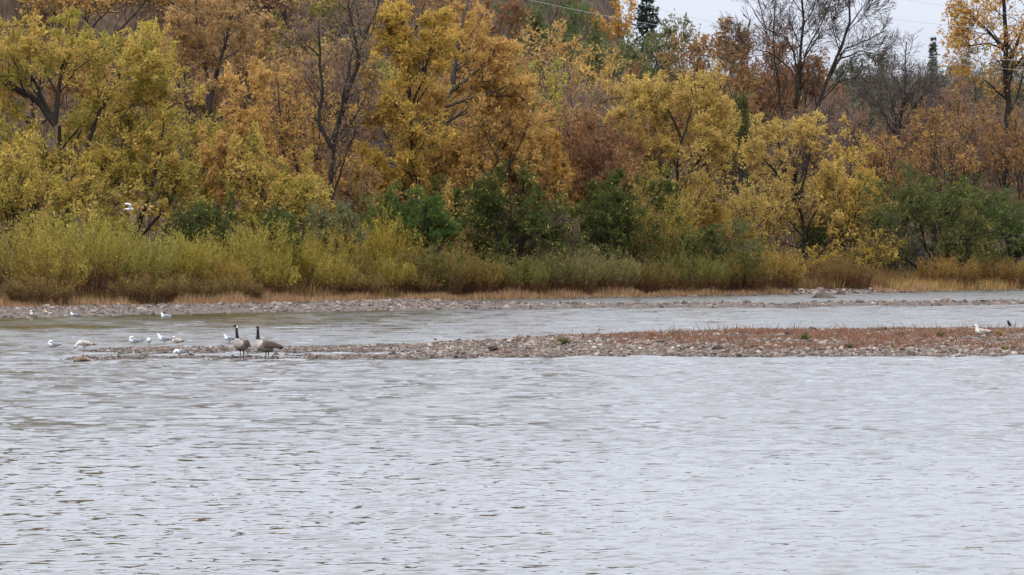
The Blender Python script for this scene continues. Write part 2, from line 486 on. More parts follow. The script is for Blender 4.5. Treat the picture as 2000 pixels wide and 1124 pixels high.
#           limbs(n,t0,ang,ratio) boughs(n,ang,ratio) branches(n,ang,ratio) twigs(n,ang,ratio) tropism
FORM = {
    'round':  dict(trunk=.62, limb=(7, .25, 52, .78), bough=(7, 48, .55), branch=(6, 45, .50), twig=(5, 42, .55), trop=(.05, .04, .02, .0)),
    'vase':   dict(trunk=.60, limb=(7, .22, 36, .85), bough=(7, 36, .55), branch=(6, 36, .52), twig=(5, 34, .6), trop=(.09, .07, .05, .03)),
    'wide':   dict(trunk=.45, limb=(7, .18, 62, 1.15), bough=(7, 48, .55), branch=(6, 45, .50), twig=(5, 42, .55), trop=(.05, .04, .01, -.02)),
    'bush':   dict(trunk=.30, limb=(9, .05, 55, 1.7), bough=(7, 46, .58), branch=(6, 44, .55), twig=(4, 42, .6), trop=(.05, .03, .02, .0)),
    'brush':  dict(trunk=.30, limb=(9, .05, 32, 2.0), bough=(7, 32, .60), branch=(5, 34, .6), twig=(4, 34, .6), trop=(.08, .07, .05, .04)),
}

LEAF_N, LEAF_S = 1.6, .96

def tree(name, label, category, px, D, top, width, pal, nleaf, form='round', seed=1, leaf=(.15, .105), base_px=None, trace=None, bark=None, twig=None,
         group=None, twigs=True, dx=0.0, thick=1.0, sink=.0, sparse=0.0, topbare=0.0):
    """a tree whose crown is centred on photo column px, at distance D, its top at photo row top, its crown width photo pixels wide"""
    rng = np.random.default_rng(seed)
    k_ = LEAF_S if D < 335 else 1.1
    nleaf = int(nleaf * (LEAF_N if D < 305 else .85 if D < 340 else .72)); leaf = (leaf[0] * k_, leaf[1] * k_)
    bpx = px if base_px is None else base_px
    X0 = float(at(bpx, 500, D)[0])
    back = 8.5 + seed % 4 if category == 'bush' else 18 + seed % 7
    D = max(D, float(shore_y(X0)) + back)
    ppm = FPX / D
    X0 = float(at(bpx, 500, D)[0]); z0 = float(ground_z(X0, D)) - sink
    H = float(at(px, top, D)[2]) - z0
    W = width / ppm
    f = FORM[form]
    bark = bark or M_BARK; twig = twig or M_TWIG
    if nleaf == 0:
        f = dict(f); f['branch'] = (9,) + f['branch'][1:]; f['twig'] = (8,) + f['twig'][1:]
    if trace:                                             # main limbs followed from the photograph, each with its own depth
        K = 10; PT = []; RT = []
        for pts, r0 in trace:
            p = np.array(pts, float)
            w3 = at(p[:, 0], p[:, 1], D) - np.array([X0, D, z0])
            seg = np.r_[0, np.cumsum(np.linalg.norm(np.diff(w3, axis=0), axis=1))]
            q = np.linspace(0, seg[-1], K)
            w3 = np.stack([np.interp(q, seg, w3[:, i]) for i in range(3)], 1)
            w3[:, 1] += (q / seg[-1]) ** 1.3 * rng.uniform(-.3, .3) * seg[-1]
            w3[1:-1] += rng.normal(0, .012, (K - 2, 3)) * seg[-1] * .4
            PT.append(w3); RT.append(r0)
        P1 = np.array(PT); R1 = np.array(RT) * thick
        L1 = np.linalg.norm(np.diff(P1, axis=1), axis=2).sum(1) * 1.0
        T0 = P1[:1]; RT0 = R1[:1]
        RR = taper(R1, K, .3)
        if np.min(np.linalg.norm(P1[1:, 0] - P1[0, -1], axis=1)) < .6: RR[0] = R1[0] * np.linspace(1, .72, K)      # a trunk that forks stays stout
        wood = [(P1, RR, 7)]
        L1 = np.full(len(P1), W * .5)
        n2 = max(5, int(round(64 / len(P1))))
        P2, L2, R2 = children(P1, L1, R1, n2, .25, 1.0, f['bough'][1], .74, 6, .13, f['trop'][1], rng, .42, .016)
    else:
        T0 = polyline(np.zeros((1, 3)), np.array([[dx * .12, 0, 1.0]]), np.array([f['trunk'] * H]), 8, .05, .05, rng)
        R0 = np.array([.021 * H * thick])
        n, t0, ang, ra = f['limb']
        P1, L1, R1 = children(T0, np.array([f['trunk'] * H]), R0, n, t0, 1.0, ang, ra, 8, .10, f['trop'][0], rng, .72, .035, .75)
        wood = [(T0, taper(R0, 9, .4), 8), (P1, taper(R1, 9, .25), 6)]
        P2, L2, R2 = children(P1, L1, R1, f['bough'][0], .28, 1.0, f['bough'][1], f['bough'][2], 6, .12, f['trop'][1], rng, .55, .02)
    P3, L3, R3 = children(P2, L2, R2, f['branch'][0], .2, 1.0, f['branch'][1], f['branch'][2], 4, .14, f['trop'][2], rng, .6, .013)
    P4, L4, R4 = children(P3, L3, R3, f['twig'][0], .2, 1.0, f['twig'][1], f['twig'][2], 3, .16, f['trop'][3], rng, .6, .009)
    lv = [P1, P2, P3, P4]
    if trace:                                             # keep the outer boughs within the measured crown
        xc = (px - bpx) / ppm
        zt = np.percentile(P4[:, -1, 2], 99.7); xt = np.percentile(np.abs(P4[:, -1, 0] - xc), 99)
        def fit(P):
            Q = P.copy()
            if zt > H:
                z1 = .62 * H; q = np.clip(Q[..., 2] - z1, 0, None)
                Q[..., 2] -= q * (1 - (H - z1) / (zt - z1))
            if xt > W / 2:
                x1 = .45 * W / 2; dx_ = Q[..., 0] - xc; q = np.clip(np.abs(dx_) - x1, 0, None)
                Q[..., 0] -= np.sign(dx_) * q * (1 - (W / 2 - x1) / (xt - x1))
            return Q
        P2, P3, P4 = fit(P2), fit(P3), fit(P4)
    if not trace:                                         # fit the crown to its measured height and breadth
        allp = np.concatenate([P3.reshape(-1, 3), P4.reshape(-1, 3)])
        lo, hi = np.percentile(allp[:, 0], [1.5, 98.5])
        sx = W / (hi - lo); sz = H / np.percentile(allp[:, 2], 99.6)
        cx = (lo + hi) / 2
        want = (px - bpx) / ppm
        S = np.array([sx, min(sx, 1.4), sz])
        def fit(P):
            Q = P * S
            Q[..., 0] += (want - cx * sx) * np.clip(Q[..., 2] / (.5 * H), 0, 1)
            Q[..., 2] = np.maximum(Q[..., 2], -.3)
            return Q
        wood = [(fit(p), r, s) for p, r, s in wood]
        P2, P3, P4 = fit(P2), fit(P3), fit(P4)
    R2t = taper(R2, P2.shape[1], .35)
    wood.append((P2, R2t, 4) if D < 300 or nleaf == 0 else (P2[:, ::2], R2t[:, ::2], 3))
    root = thing(name, label, category, (X0, D, z0), 0, group)
    s = Soup()
    for p, r, sd in wood:
        s.add(*tubes(p, r, sd))
    link('trunk', s.mesh('trunk', [bark]), root)
    # crown: fine branches, twigs and leaves
    P3s = P3 if nleaf == 0 else P3[:, [0, 2, 4]] if D < 315 else P3[:, [0, 4]]
    V3, Q3 = tubes(P3s, taper(R3, P3s.shape[1], .4), 3)
    VS = [V3]; off = len(V3); Q = Q3
    sv = rng.normal(0, 1, (len(P4), 3)); sv /= np.linalg.norm(sv, axis=1, keepdims=True)
    w4 = (R4 * 1.15)[:, None]
    V4 = np.stack([P4[:, 0] - sv * w4, P4[:, 0] + sv * w4, P4[:, 2] + sv * w4 * .6, P4[:, 3]], 1).reshape(-1, 3)
    b4 = np.arange(len(P4)) * 4 + off
    Q = np.concatenate([Q, np.stack([b4, b4 + 1, b4 + 2, b4 + 3], 1)])
    VS.append(V4); off += len(V4)
    if nleaf:
        nb = len(P2); n4 = len(P4)
        m = max(1, nleaf // n4)
        per = n4 // nb; per3 = n4 // len(P3)
        keep_b = np.ones(n4, bool)
        if sparse:
            keep_b = np.repeat(rng.uniform(0, 1, nb) > sparse, per)
        t = rng.uniform(.1, 1.08, (n4, m)) ** .8
        LP, LD = sample(P4, t)
        nz = rng.normal(0, .55, nb)
        wv = .5 + np.repeat(nz, per)[:, None] * .45 + np.repeat(rng.normal(0, .5, len(P3)), per3)[:, None] * .3 + rng.normal(0, .28, (n4, m))
        ca, cb, cc, pc = pal
        wv = np.clip(wv, 0, 1)[..., None]
        C = np.array(ca) * (1 - wv) + np.array(cb) * wv
        pick = (rng.uniform(0, 1, (n4, m)) < 1.5 * pc * np.repeat(rng.exponential(1, len(P3)) ** 1.4, per3)[:, None])[..., None]
        C = np.where(pick, np.array(cc), C)
        C = C * np.exp(rng.normal(0, .11, (n4, m)))[..., None]
        if D < 305: keep_b &= np.repeat(rng.uniform(0, 1, len(P3)) > .10, per3)          # some twigs have dropped their leaves
        k = np.repeat(keep_b[:, None], m, 1)
        if topbare:
            k &= rng.uniform(0, 1, (n4, m)) > topbare * smooth(.45, .9, LP[..., 2] / H)
        LP = LP[k]; LD = LD[k]; C = C[k]
        LP = LP + rng.normal(0, leaf[0] * .6, LP.shape)
        out = LP - np.array([0, 0, H * .5]); out /= np.linalg.norm(out, axis=1, keepdims=True) + 1e-9
        VL, FL = leaves(LP, LD * .6 + out * .4 + np.array([0, 0, -.25]), rng, leaf[0], leaf[1], .6, .42)
        VS.append(VL)
        V = np.concatenate(VS)
        cols = np.concatenate([np.ones((len(Q), 3)), C])
        fm = np.r_[np.zeros(len(Q), int), np.ones(len(FL), int)]
        me = make_mesh('crown', V, [Q, FL + off], [twig, M_LEAF], cols, fm)
    else:
        me = make_mesh('crown', np.concatenate(VS), [Q], [twig], np.ones((len(Q), 3)))
    link('crown', me, root)
    return root

def conifer(name, label, px, D, top, width, col, seed, dense=1.0, group=None):
    rng = np.random.default_rng(seed)
    X0 = float(at(px, 500, D)[0]); z0 = float(ground_z(X0, D))
    H = float(at(px, top, D)[2]) - z0
    W = width / (FPX / D)
    root = thing(name, label, 'conifer', (X0, D, z0), 0, group)
    P = polyline(np.zeros((1, 3)), np.array([[0, 0, 1.0]]), np.array([H]), 8, .01, .02, rng)
    s = Soup(); s.add(*tubes(P, np.linspace(.016 * H, .02, 9)[None], 7))
    link('trunk', s.mesh('trunk', [M_BARK]), root)
    n = int(150 * dense)
    t = np.sort(rng.uniform(.08, .985, n))
    S, _ = sample(np.repeat(P, n, 0)[:, :, :], t)
    az = np.arange(n) * 2.39996 + rng.normal(0, .3, n)
    d = np.stack([np.cos(az), np.sin(az), rng.normal(-.05, .1, n) + .35 * t], 1)
    ln = W * .5 * (1.02 - t) ** .8 * np.exp(rng.normal(0, .16, n)) + .15
    B = polyline(S, d, ln, 5, .05, .05, rng, .16)
    tw, L2, R2 = children(B, ln, np.full(n, .03), 7, .15, 1, 48, .34, 3, .1, -.03, rng, .5, .008, .7)
    V, Q = tubes(B, taper(np.full(n, .028), 6, .3), 3)
    m = int(16 * dense)
    tt = rng.uniform(0, 1, (len(tw), m)); LP, LD = sample(tw, tt)
    LP = LP.reshape(-1, 3); LD = LD.reshape(-1, 3)
    VL, FL = leaves(LP, LD, rng, .20, .075, .55)
    C = np.array(col) * np.exp(rng.normal(0, .25, (len(LP), 1)))
    me = make_mesh('crown', np.concatenate([V, VL]), [Q, FL + len(V)], [M_TWIG, M_NEEDLE], np.concatenate([np.ones((len(Q), 3)), C]),
                   np.r_[np.zeros(len(Q), int), np.ones(len(FL), int)])
    link('crown', me, root)

# leaf tones: (first, second, accent, share of accent)
YEL   = ((0.421, 0.273, 0.061), (0.485, 0.313, 0.075), (0.384, 0.277, 0.063), .10)
OLIVE = ((.360, .267, .052), (.495, .335, .094), (.270, .235, .050), .18)
PALE  = ((0.408, 0.280, 0.077), (0.462, 0.318, 0.091), (0.366, 0.265, 0.072), .10)
TAN   = ((0.404, 0.244, 0.073), (0.487, 0.302, 0.097), (0.344, 0.193, 0.062), .12)
AMBER = ((0.409, 0.232, 0.055), (0.460, 0.270, 0.067), (0.353, 0.183, 0.050), .12)
PINKT = ((0.327, 0.205, 0.086), (0.396, 0.250, 0.102), (0.274, 0.158, 0.067), .15)
RUST  = ((0.217, 0.109, 0.054), (0.276, 0.140, 0.064), (0.158, 0.082, 0.044), .2)
OAK   = ((0.247, 0.139, 0.055), (0.310, 0.178, 0.065), (0.205, 0.109, 0.048), .2)
DKGRN = ((.046, .060, .017), (.095, .108, .030), (.55, .40, .10), .016)
GREEN = ((.056, .090, .022), (.100, .135, .034), (.40, .33, .07), .012)
DULL  = ((0.105, 0.120, 0.052), (0.165, 0.165, 0.075), (0.340, 0.214, 0.069), .03)
MIXGY = ((0.240, 0.205, 0.052), (0.400, 0.279, 0.069), (0.140, 0.160, 0.045), .2)
MAUVE = ((0.156, 0.104, 0.078), (0.218, 0.143, 0.101), (0.257, 0.143, 0.059), .12)
PINE  = ((0.060, 0.095, 0.035), (0.105, 0.145, 0.055), (0.140, 0.121, 0.043), .1)
OAKY  = ((0.330, 0.184, 0.061), (0.400, 0.233, 0.072), (0.274, 0.142, 0.057), .15)
DULG  = ((.058, .075, .022), (.115, .125, .038), (.30, .21, .07), .015)
YBUSH = ((.20, .15, .035), (.46, .31, .055), (.10, .07, .025), .3)
DEEPG = ((.040, .072, .018), (.080, .115, .030), (.34, .26, .06), .01)
LIME  = ((0.220, 0.240, 0.060), (0.360, 0.307, 0.069), (0.450, 0.298, 0.060), .15)

T = tree
# --- the wooded slope behind, farthest first
T('broadleaf_tree', 'olive and yellow tree at the crest, behind the gap above the bare dark-trunked tree', 'tree', 620, 352, -60, 190, MIXGY, 9000, 'round', 101, (.2, .14))
T('broadleaf_tree', 'grey leafless crown on the slope behind the dark forked trunk', 'tree', 735, 345, -75, 210, MAUVE, 3500, 'vase', 102, (.17, .11), twig=M_TWIG_GREY, bark=M_BARK_GREY)
T('broadleaf_tree', 'tan half-bare tree on the slope behind the olive cottonwood', 'tree', 200, 350, -60, 330, TAN, 10000, 'vase', 103, (.2, .14))
T('broadleaf_tree', 'rusty tan tree on the slope behind the pinkish maple', 'tree', 470, 348, -80, 280, PINKT, 10000, 'vase', 104, (.2, .13))
T('broadleaf_tree', 'dark brown crown filling the top corner above the olive cottonwood', 'tree', 20, 356, -50, 260, OAK, 8000, 'round', 105, (.2, .14))
T('broadleaf_tree', 'russet oak crown at the crest between the yellow maples and green pine', 'tree', 950, 372, -25, 150, RUST, 9000, 'round', 106, (.2, .14))
T('broadleaf_tree', 'brown oak crown high on the slope behind the leaning yellow maple', 'tree', 850, 360, -60, 180, OAK, 8000, 'round', 107, (.2, .14))
T('pine_tree', 'soft green pine at the crest beside the russet oak crown', 'tree', 1050, 392, -30, 150, PINE, 9000, 'round', 108, (.2, .11))
T('pine_tree', 'smaller green pine below the cable next to the amber oak', 'tree', 1120, 384, 5, 120, PINE, 8000, 'round', 109, (.2, .11))
T('oak_tree', 'amber oak crown at the crest between green pine and spruce', 'tree', 1195, 388, 5, 125, AMBER, 9000, 'round', 110, (.2, .14))
conifer('spruce_tree', 'dark narrow spruce spire rising against the pale sky', 1268, 398, -28, 125, (.03, .047, .032), 111, 1.2)
T('broadleaf_tree', 'dull green round tree under the dark spruce spire', 'tree', 1270, 378, 42, 165, DULL, 11000, 'round', 112, (.2, .14))
T('broadleaf_tree', 'olive green low tree on the slope beneath the amber oak', 'tree', 1180, 366, 75, 170, DULL, 9000, 'round', 113, (.19, .13))
T('oak_tree', 'brown oak with dark limbs standing against the skyline beside the big bare trees', 'tree', 1385, 366, 42, 170, OAK, 12000, 'round', 114, (.19, .13))
T('oak_tree', 'rust brown oak behind the two big bare trunks', 'tree', 1555, 384, 55, 190, RUST, 12000, 'round', 115, (.19, .13))
T('oak_tree', 'small rusty oak seen between the bare upright and the bare leaning trunk', 'tree', 1480, 376, 70, 120, RUST, 7000, 'round', 116, (.19, .13))
for i, (x, d, t_, wd, c, lb) in enumerate([  # ridge pine greens are lightened in the colour itself, as painted distance haze
        (1700, 432, 118, 95, (.10, .12, .075), 'green pine on the far ridge nearest the leaning bare trunk'),
        (1765, 440, 105, 105, (.095, .115, .07), 'broad green pine on the far ridge behind the thin bare crown'),
        (1820, 445, 72, 30, (.085, .085, .065), 'thin pointed conifer poking above the far ridge line'),
        (1872, 440, 100, 90, (.10, .115, .075), 'green pine on the far ridge below the golden cottonwood'),
        (1925, 436, 108, 90, (.095, .11, .07), 'green pine on the far ridge behind the golden cottonwood trunk'),
        (1985, 440, 105, 100, (.10, .115, .07), 'last green pine on the far ridge by the picture edge')]):
    if i == 2: conifer('spruce_tree', lb, x, d, t_, wd, c, 130 + i, .6)
    else: tree('pine_tree', lb, 'tree', x, d, t_, wd * 1.5, (c, tuple(1.5 * q for q in c), (.10, .09, .05), .1), 7000, 'round', 130 + i, (.2, .12), group='pines on the far ridge')
T('broadleaf_tree', 'hazy mauve leafless tree below the far ridge pines', 'tree', 1680, 372, 175, 150, MAUVE, 2500, 'vase', 140, (.16, .1), twig=M_TWIG_GREY, bark=M_BARK_GREY)
T('broadleaf_tree', 'brown half-bare tree below the ridge beside the golden cottonwood', 'tree', 1860, 384, 160, 190, MAUVE, 8000, 'round', 141, (.18, .12), twig=M_TWIG_GREY)
T('broadleaf_tree', 'tan brown crown under the golden cottonwood limbs', 'tree', 1985, 366, 180, 170, MAUVE, 8000, 'round', 142, (.18, .12))
T('broadleaf_tree', 'golden brown low crown on the ridge beneath the golden cottonwood', 'tree', 1915, 408, 130, 150, OAK, 7000, 'round', 143, (.19, .13))

# --- the middle of the slope
T('bare_tree', 'big upright leafless tree with three dark limbs against the sky', 'tree', 1550, 346, -70, 300, MAUVE, 0, 'vase', 150, bark=M_BARK, twig=M_TWIG, thick=.72, base_px=1552,
  trace=[([(1552, 420), (1553, 300), (1556, 170), (1562, 60), (1558, -60)], .25), ([(1553, 250), (1556, 110), (1535, 70), (1500, 55), (1480, -10), (1470, -60)], .12),
         ([(1525, 330), (1528, 230), (1515, 120), (1508, 40), (1520, -50)], .14), ([(1556, 170), (1580, 90), (1615, 30), (1640, -40)], .10),
         ([(1548, 140), (1510, 105), (1465, 95), (1440, 70)], .08), ([(1562, 60), (1590, 20), (1600, -50)], .08)])
T('bare_tree', 'big leafless tree leaning away from its upright neighbour', 'tree', 1650, 342, -60, 210, MAUVE, 0, 'vase', 151, bark=M_BARK, twig=M_TWIG, thick=.72, base_px=1565,
  trace=[([(1565, 380), (1585, 240), (1615, 160), (1640, 105), (1655, 60), (1662, -60)], .24), ([(1618, 155), (1650, 95), (1690, 80), (1730, 60)], .11),
         ([(1655, 60), (1680, 20), (1715, -20)], .08), ([(1632, 120), (1680, 100), (1725, 110)], .09), ([(1600, 200), (1640, 160), (1680, 150), (1705, 170)], .09),
         ([(1640, 105), (1625, 50), (1640, -10)], .06)])
T('broadleaf_tree', 'pinkish grey twiggy tree on the slope beside the lime patch', 'tree', 1120, 338, 45, 210, TAN, 7500, 'vase', 152, (.16, .11), twig=M_TWIG_GREY, topbare=0)
T('broadleaf_tree', 'mauve grey leafless thicket tree above the russet shrub', 'tree', 1160, 326, 130, 190, MAUVE, 4500, 'brush', 153, (.15, .1), twig=M_TWIG_GREY, bark=M_BARK_GREY)
T('broadleaf_tree', 'faded yellow tree on the slope above the pale yellow riverside tree', 'tree', 1225, 332, 120, 190, YEL, 9000, 'vase', 154, (.16, .11), twig=M_TWIG_GREY)
T('broadleaf_tree', 'lime green and yellow tree patch among the orange maples', 'tree', 1045, 318, 105, 105, LIME, 8000, 'round', 155, (.16, .11))
T('broadleaf_tree', 'golden cottonwood with spreading limbs against the sky', 'tree', 1965, 352, -70, 240, AMBER, 9000, 'round', 156, (.19, .14), base_px=1965,
  trace=[([(1965, 330), (1966, 200), (1962, 95), (1955, 10), (1945, -50)], .30), ([(1962, 100), (1930, 60), (1900, 30), (1880, 5)], .12), ([(1960, 95), (1930, 85), (1890, 90), (1870, 78)], .08),
         ([(1964, 130), (1990, 80), (2010, 30), (2020, -40)], .14), ([(1966, 150), (2000, 110), (2040, 80)], .12)])
T('broadleaf_tree', 'brown twiggy tree on the slope beneath the skyline oak', 'tree', 1430, 338, 165, 190, OAK, 8000, 'vase', 157, (.16, .11), twig=M_TWIG)
T('broadleaf_tree', 'mauve twiggy thicket tree behind the pale yellow tree tops', 'tree', 1620, 350, 200, 170, MAUVE, 3500, 'brush', 158, (.15, .1), twig=M_TWIG_GREY, bark=M_BARK_GREY)
T('bare_tree', 'thin leafless tree with grey upswept twigs before the far ridge', 'tree', 1745, 346, 60, 210, MAUVE, 0, 'vase', 159, twig=M_TWIG_GREY, bark=M_BARK, base_px=1745,
  trace=[([(1745, 400), (1750, 300), (1765, 215), (1772, 140), (1775, 80)], .12), ([(1748, 320), (1752, 240), (1740, 180), (1720, 130)], .09), ([(1755, 240), (1775, 180), (1800, 150)], .08),
         ([(1752, 260), (1790, 200), (1830, 150)], .06), ([(1745, 260), (1715, 200), (1690, 175)], .06)])
T('broadleaf_tree', 'brown twiggy tree above the green riverside willow', 'tree', 1830, 340, 200, 200, OAK, 7000, 'vase', 160, (.16, .11), twig=M_TWIG)
T('broadleaf_tree', 'dark mauve twiggy tree behind the dark green riverside bush', 'tree', 1935, 338, 215, 180, MAUVE, 6000, 'vase', 161, (.16, .11), twig=M_TWIG_GREY)
T('broadleaf_tree', 'dark green small evergreen below the brown twiggy oak', 'tree', 1448, 330, 185, 52, DKGRN, 3500, 'round', 162, (.15, .11))

T('broadleaf_tree', 'dusky brown thicket tree deep behind the olive cottonwood fork', 'tree', 60, 318, 60, 260, OAK, 8000, 'round', 171, (.19, .14))
T('broadleaf_tree', 'tan thicket tree deep behind the lower cottonwood', 'tree', 250, 320, 90, 230, TAN, 8000, 'round', 172, (.19, .14))
T('broadleaf_tree', 'mauve twiggy tree between the pinkish maple and the olive cottonwood', 'tree', 345, 312, 130, 160, MAUVE, 6000, 'brush', 173, (.17, .12), twig=M_TWIG_GREY)
T('broadleaf_tree', 'dark russet thicket tree behind the tan and orange maple', 'tree', 480, 316, 140, 230, RUST, 8000, 'round', 174, (.18, .13))
T('broadleaf_tree', 'brown thicket tree filling the slope behind the dark forked trunk', 'tree', 600, 322, 70, 210, PINKT, 8000, 'brush', 175, (.18, .12))
T('broadleaf_tree', 'greyish thicket tree seen through the bare forked crown', 'tree', 700, 318, 110, 200, MAUVE, 9000, 'round', 176, (.18, .12), twig=M_TWIG_GREY)
T('broadleaf_tree', 'olive thicket tree behind the candelabra limbs', 'tree', 790, 322, 90, 210, MIXGY, 8000, 'round', 177, (.18, .13))
T('broadleaf_tree', 'brown shade tree behind the leaning grey trunk', 'tree', 900, 318, 120, 220, OAK, 9000, 'round', 178, (.18, .13))
T('broadleaf_tree', 'golden brown tree on the slope beneath the russet crest oak', 'tree', 985, 340, 60, 200, TAN, 10000, 'round', 179, (.19, .13))
T('broadleaf_tree', 'rusty brown thicket tree behind the orange maple', 'tree', 1070, 322, 160, 190, PINKT, 8000, 'round', 180, (.18, .13))
T('broadleaf_tree', 'olive brown thicket tree behind the pale riverside tree', 'tree', 1310, 336, 130, 200, OAK, 9000, 'round', 181, (.18, .13))
T('broadleaf_tree', 'mauve brown thicket tree low behind the pale golden tree', 'tree', 1520, 344, 220, 190, MAUVE, 8000, 'round', 182, (.17, .12), twig=M_TWIG_GREY)
T('broadleaf_tree', 'dark brown thicket tree low behind the sparse orange tree', 'tree', 1760, 350, 235, 190, MAUVE, 8000, 'round', 183, (.17, .12))
T('broadleaf_tree', 'yellow brown tall crown at the top edge between the tan and pinkish trees', 'tree', 330, 362, -90, 250, TAN, 9000, 'round', 184, (.2, .14))
T('broadleaf_tree', 'brown grey tall crown at the top edge above the candelabra maple', 'tree', 800, 366, -90, 240, PINKT, 9000, 'vase', 185, (.2, .14))
T('broadleaf_tree', 'rusty tall crown at the top edge above the tan and orange maple', 'tree', 560, 368, -95, 230, OAK, 9000, 'round', 186, (.2, .14))
T('broadleaf_tree', 'dark thicket tree behind the olive bush near the pool end', 'tree', 1410, 326, 300, 170, RUST, 7000, 'bush', 187, (.16, .12))

# --- the front rows along the river
T('cottonwood_tree', 'large olive yellow cottonwood with dark forked limbs', 'tree', 120, 270, 25, 440, OLIVE, 36000, 'round', 201, (.15, .105), base_px=125,
  trace=[([(125, 560), (118, 420), (108, 245)], .30), ([(108, 245), (80, 205), (40, 178), (0, 150), (-40, 90)], .19), ([(108, 245), (75, 180), (55, 135), (20, 105)], .13), ([(108, 240), (112, 190), (120, 130), (150, 60)], .15),
         ([(116, 400), (165, 310), (185, 250), (215, 180), (250, 130)], .14), ([(118, 430), (180, 345), (230, 300), (290, 240), (340, 200)], .12), ([(115, 380), (60, 330), (0, 290), (-40, 260)], .12),
         ([(200, 215), (230, 160), (300, 110)], .07), ([(120, 480), (70, 400), (10, 370)], .08)])
T('cottonwood_tree', 'lower yellow green cottonwood with a crooked dark bough, behind the flying gull', 'tree', 268, 264, 205, 230, OLIVE, 17000, 'round', 202, (.14, .1), base_px=255,
  trace=[([(262, 560), (262, 470), (240, 415), (205, 418), (200, 400)], .11), ([(262, 470), (290, 380), (310, 300), (320, 240)], .13), ([(262, 500), (230, 360), (235, 280), (250, 220)], .12), ([(262, 480), (330, 400), (360, 330)], .10), ([(240, 415), (215, 360), (190, 320)], .06)])
T('cottonwood_tree', 'low spreading olive cottonwood crown hiding the foot of the forked one', 'tree', 75, 264, 262, 330, OLIVE, 15000, 'bush', 231, (.15, .105))
T('maple_tree', 'pinkish tan maple with a grey trunk and upswept twigs', 'tree', 400, 292, -40, 250, PINKT, 17000, 'vase', 203, (.15, .105), bark=M_BARK_GREY, twig=M_TWIG_GREY, base_px=400,
  trace=[([(392, 520), (398, 380), (405, 270), (410, 200)], .27), ([(408, 215), (400, 120), (385, 40), (380, -40)], .13), ([(410, 205), (430, 120), (455, 40), (470, -30)], .13), ([(405, 260), (350, 170), (330, 90)], .10),
         ([(400, 300), (360, 190), (365, 110), (350, 20)], .09), ([(405, 260), (460, 180), (500, 110), (520, 40)], .11), ([(398, 330), (340, 280), (310, 220)], .08)])
T('maple_tree', 'tan and orange maple with dark gaps between its leaf clumps', 'tree', 530, 282, 105, 250, TAN, 19000, 'wide', 204, (.15, .105), sparse=.12)
T('maple_tree', 'low yellow maple bough mass over the small dark green bush', 'tree', 545, 268, 255, 190, OLIVE, 12000, 'bush', 205, (.14, .1), sparse=.12)
T('bare_tree', 'dark forked tree nearly bare with rusty leaves at its foot', 'tree', 665, 280, -40, 230, MAUVE, 2600, 'vase', 206, (.14, .1), base_px=640, bark=M_BARK, twig=M_TWIG,
  trace=[([(638, 560), (641, 410), (648, 320), (652, 270)], .30), ([(650, 275), (665, 225), (685, 165), (702, 120), (715, 60), (738, 10), (745, -50)], .17), ([(650, 275), (690, 235), (715, 190)], .10), ([(648, 290), (622, 240), (630, 180), (625, 105), (622, 50)], .13),
         ([(700, 130), (695, 70), (680, 20), (685, -40)], .09), ([(660, 240), (680, 150), (690, 90)], .09), ([(625, 110), (595, 85), (575, 60)], .06), ([(645, 400), (680, 290), (700, 250)], .08)])
T('maple_tree', 'tall golden maple with dark candelabra limbs', 'tree', 800, 286, 5, 215, YEL, 18000, 'vase', 207, (.15, .105), base_px=808,
  trace=[([(812, 540), (812, 400), (806, 300), (800, 225), (740, 180), (728, 130)], .14), ([(806, 300), (800, 200), (797, 130), (790, 60), (780, 0)], .16), ([(800, 215), (830, 150), (845, 80), (850, 20)], .09), ([(800, 130), (770, 90), (760, 30)], .08), ([(805, 260), (770, 230), (735, 225)], .08)])
T('maple_tree', 'leaning orange yellow maple with a thick grey trunk', 'tree', 930, 280, 10, 250, TAN, 18000, 'vase', 208, (.15, .105), base_px=845, bark=M_BARK_GREY,
  trace=[([(838, 540), (846, 400), (855, 290), (868, 210), (885, 165)], .27), ([(885, 165), (892, 110), (897, 60), (915, 0), (920, -30)], .15), ([(880, 180), (920, 150), (960, 110), (985, 60)], .13), ([(868, 210), (930, 190), (990, 170), (1030, 150)], .10),
         ([(860, 250), (910, 215), (940, 180)], .09), ([(850, 330), (910, 290), (980, 240), (1020, 215)], .10), ([(855, 290), (830, 250), (820, 200)], .06)])
T('maple_tree', 'bright golden lower maple between the leaning trunk and the bare dark tree', 'tree', 775, 268, 215, 180, YEL, 15000, 'round', 209, (.14, .1))
T('maple_tree', 'peach yellow maple above the big dark green bush', 'tree', 960, 270, 165, 210, TAN, 17000, 'round', 210, (.14, .1), sparse=.08)
T('maple_tree', 'orange maple beside the russet shrub', 'tree', 1045, 284, 195, 120, AMBER, 8000, 'round', 211, (.14, .1), sparse=.15)
T('broadleaf_tree', 'rusty orange sapling glowing behind the dark forked tree', 'tree', 690, 300, 270, 95, RUST, 6000, 'bush', 212, (.14, .1))
T('broadleaf_tree', 'russet red shrub tree below the mauve thicket', 'tree', 1160, 300, 225, 210, RUST, 15000, 'wide', 213, (.14, .1))
T('broadleaf_tree', 'pale yellow riverside tree with fine dark limbs, first from the russet shrub', 'tree', 1325, 300, 140, 260, PALE, 21000, 'vase', 214, (.14, .1), base_px=1318,
  trace=[([(1318, 540), (1318, 400), (1322, 310), (1330, 270)], .14), ([(1330, 270), (1310, 220), (1280, 200), (1240, 190), (1190, 195)], .08), ([(1328, 285), (1350, 220), (1360, 170)], .08), ([(1322, 310), (1300, 240), (1290, 170)], .07), ([(1320, 330), (1380, 270), (1420, 230)], .09),
         ([(1320, 380), (1365, 330), (1410, 290)], .08), ([(1320, 370), (1270, 310), (1225, 290)], .07)])
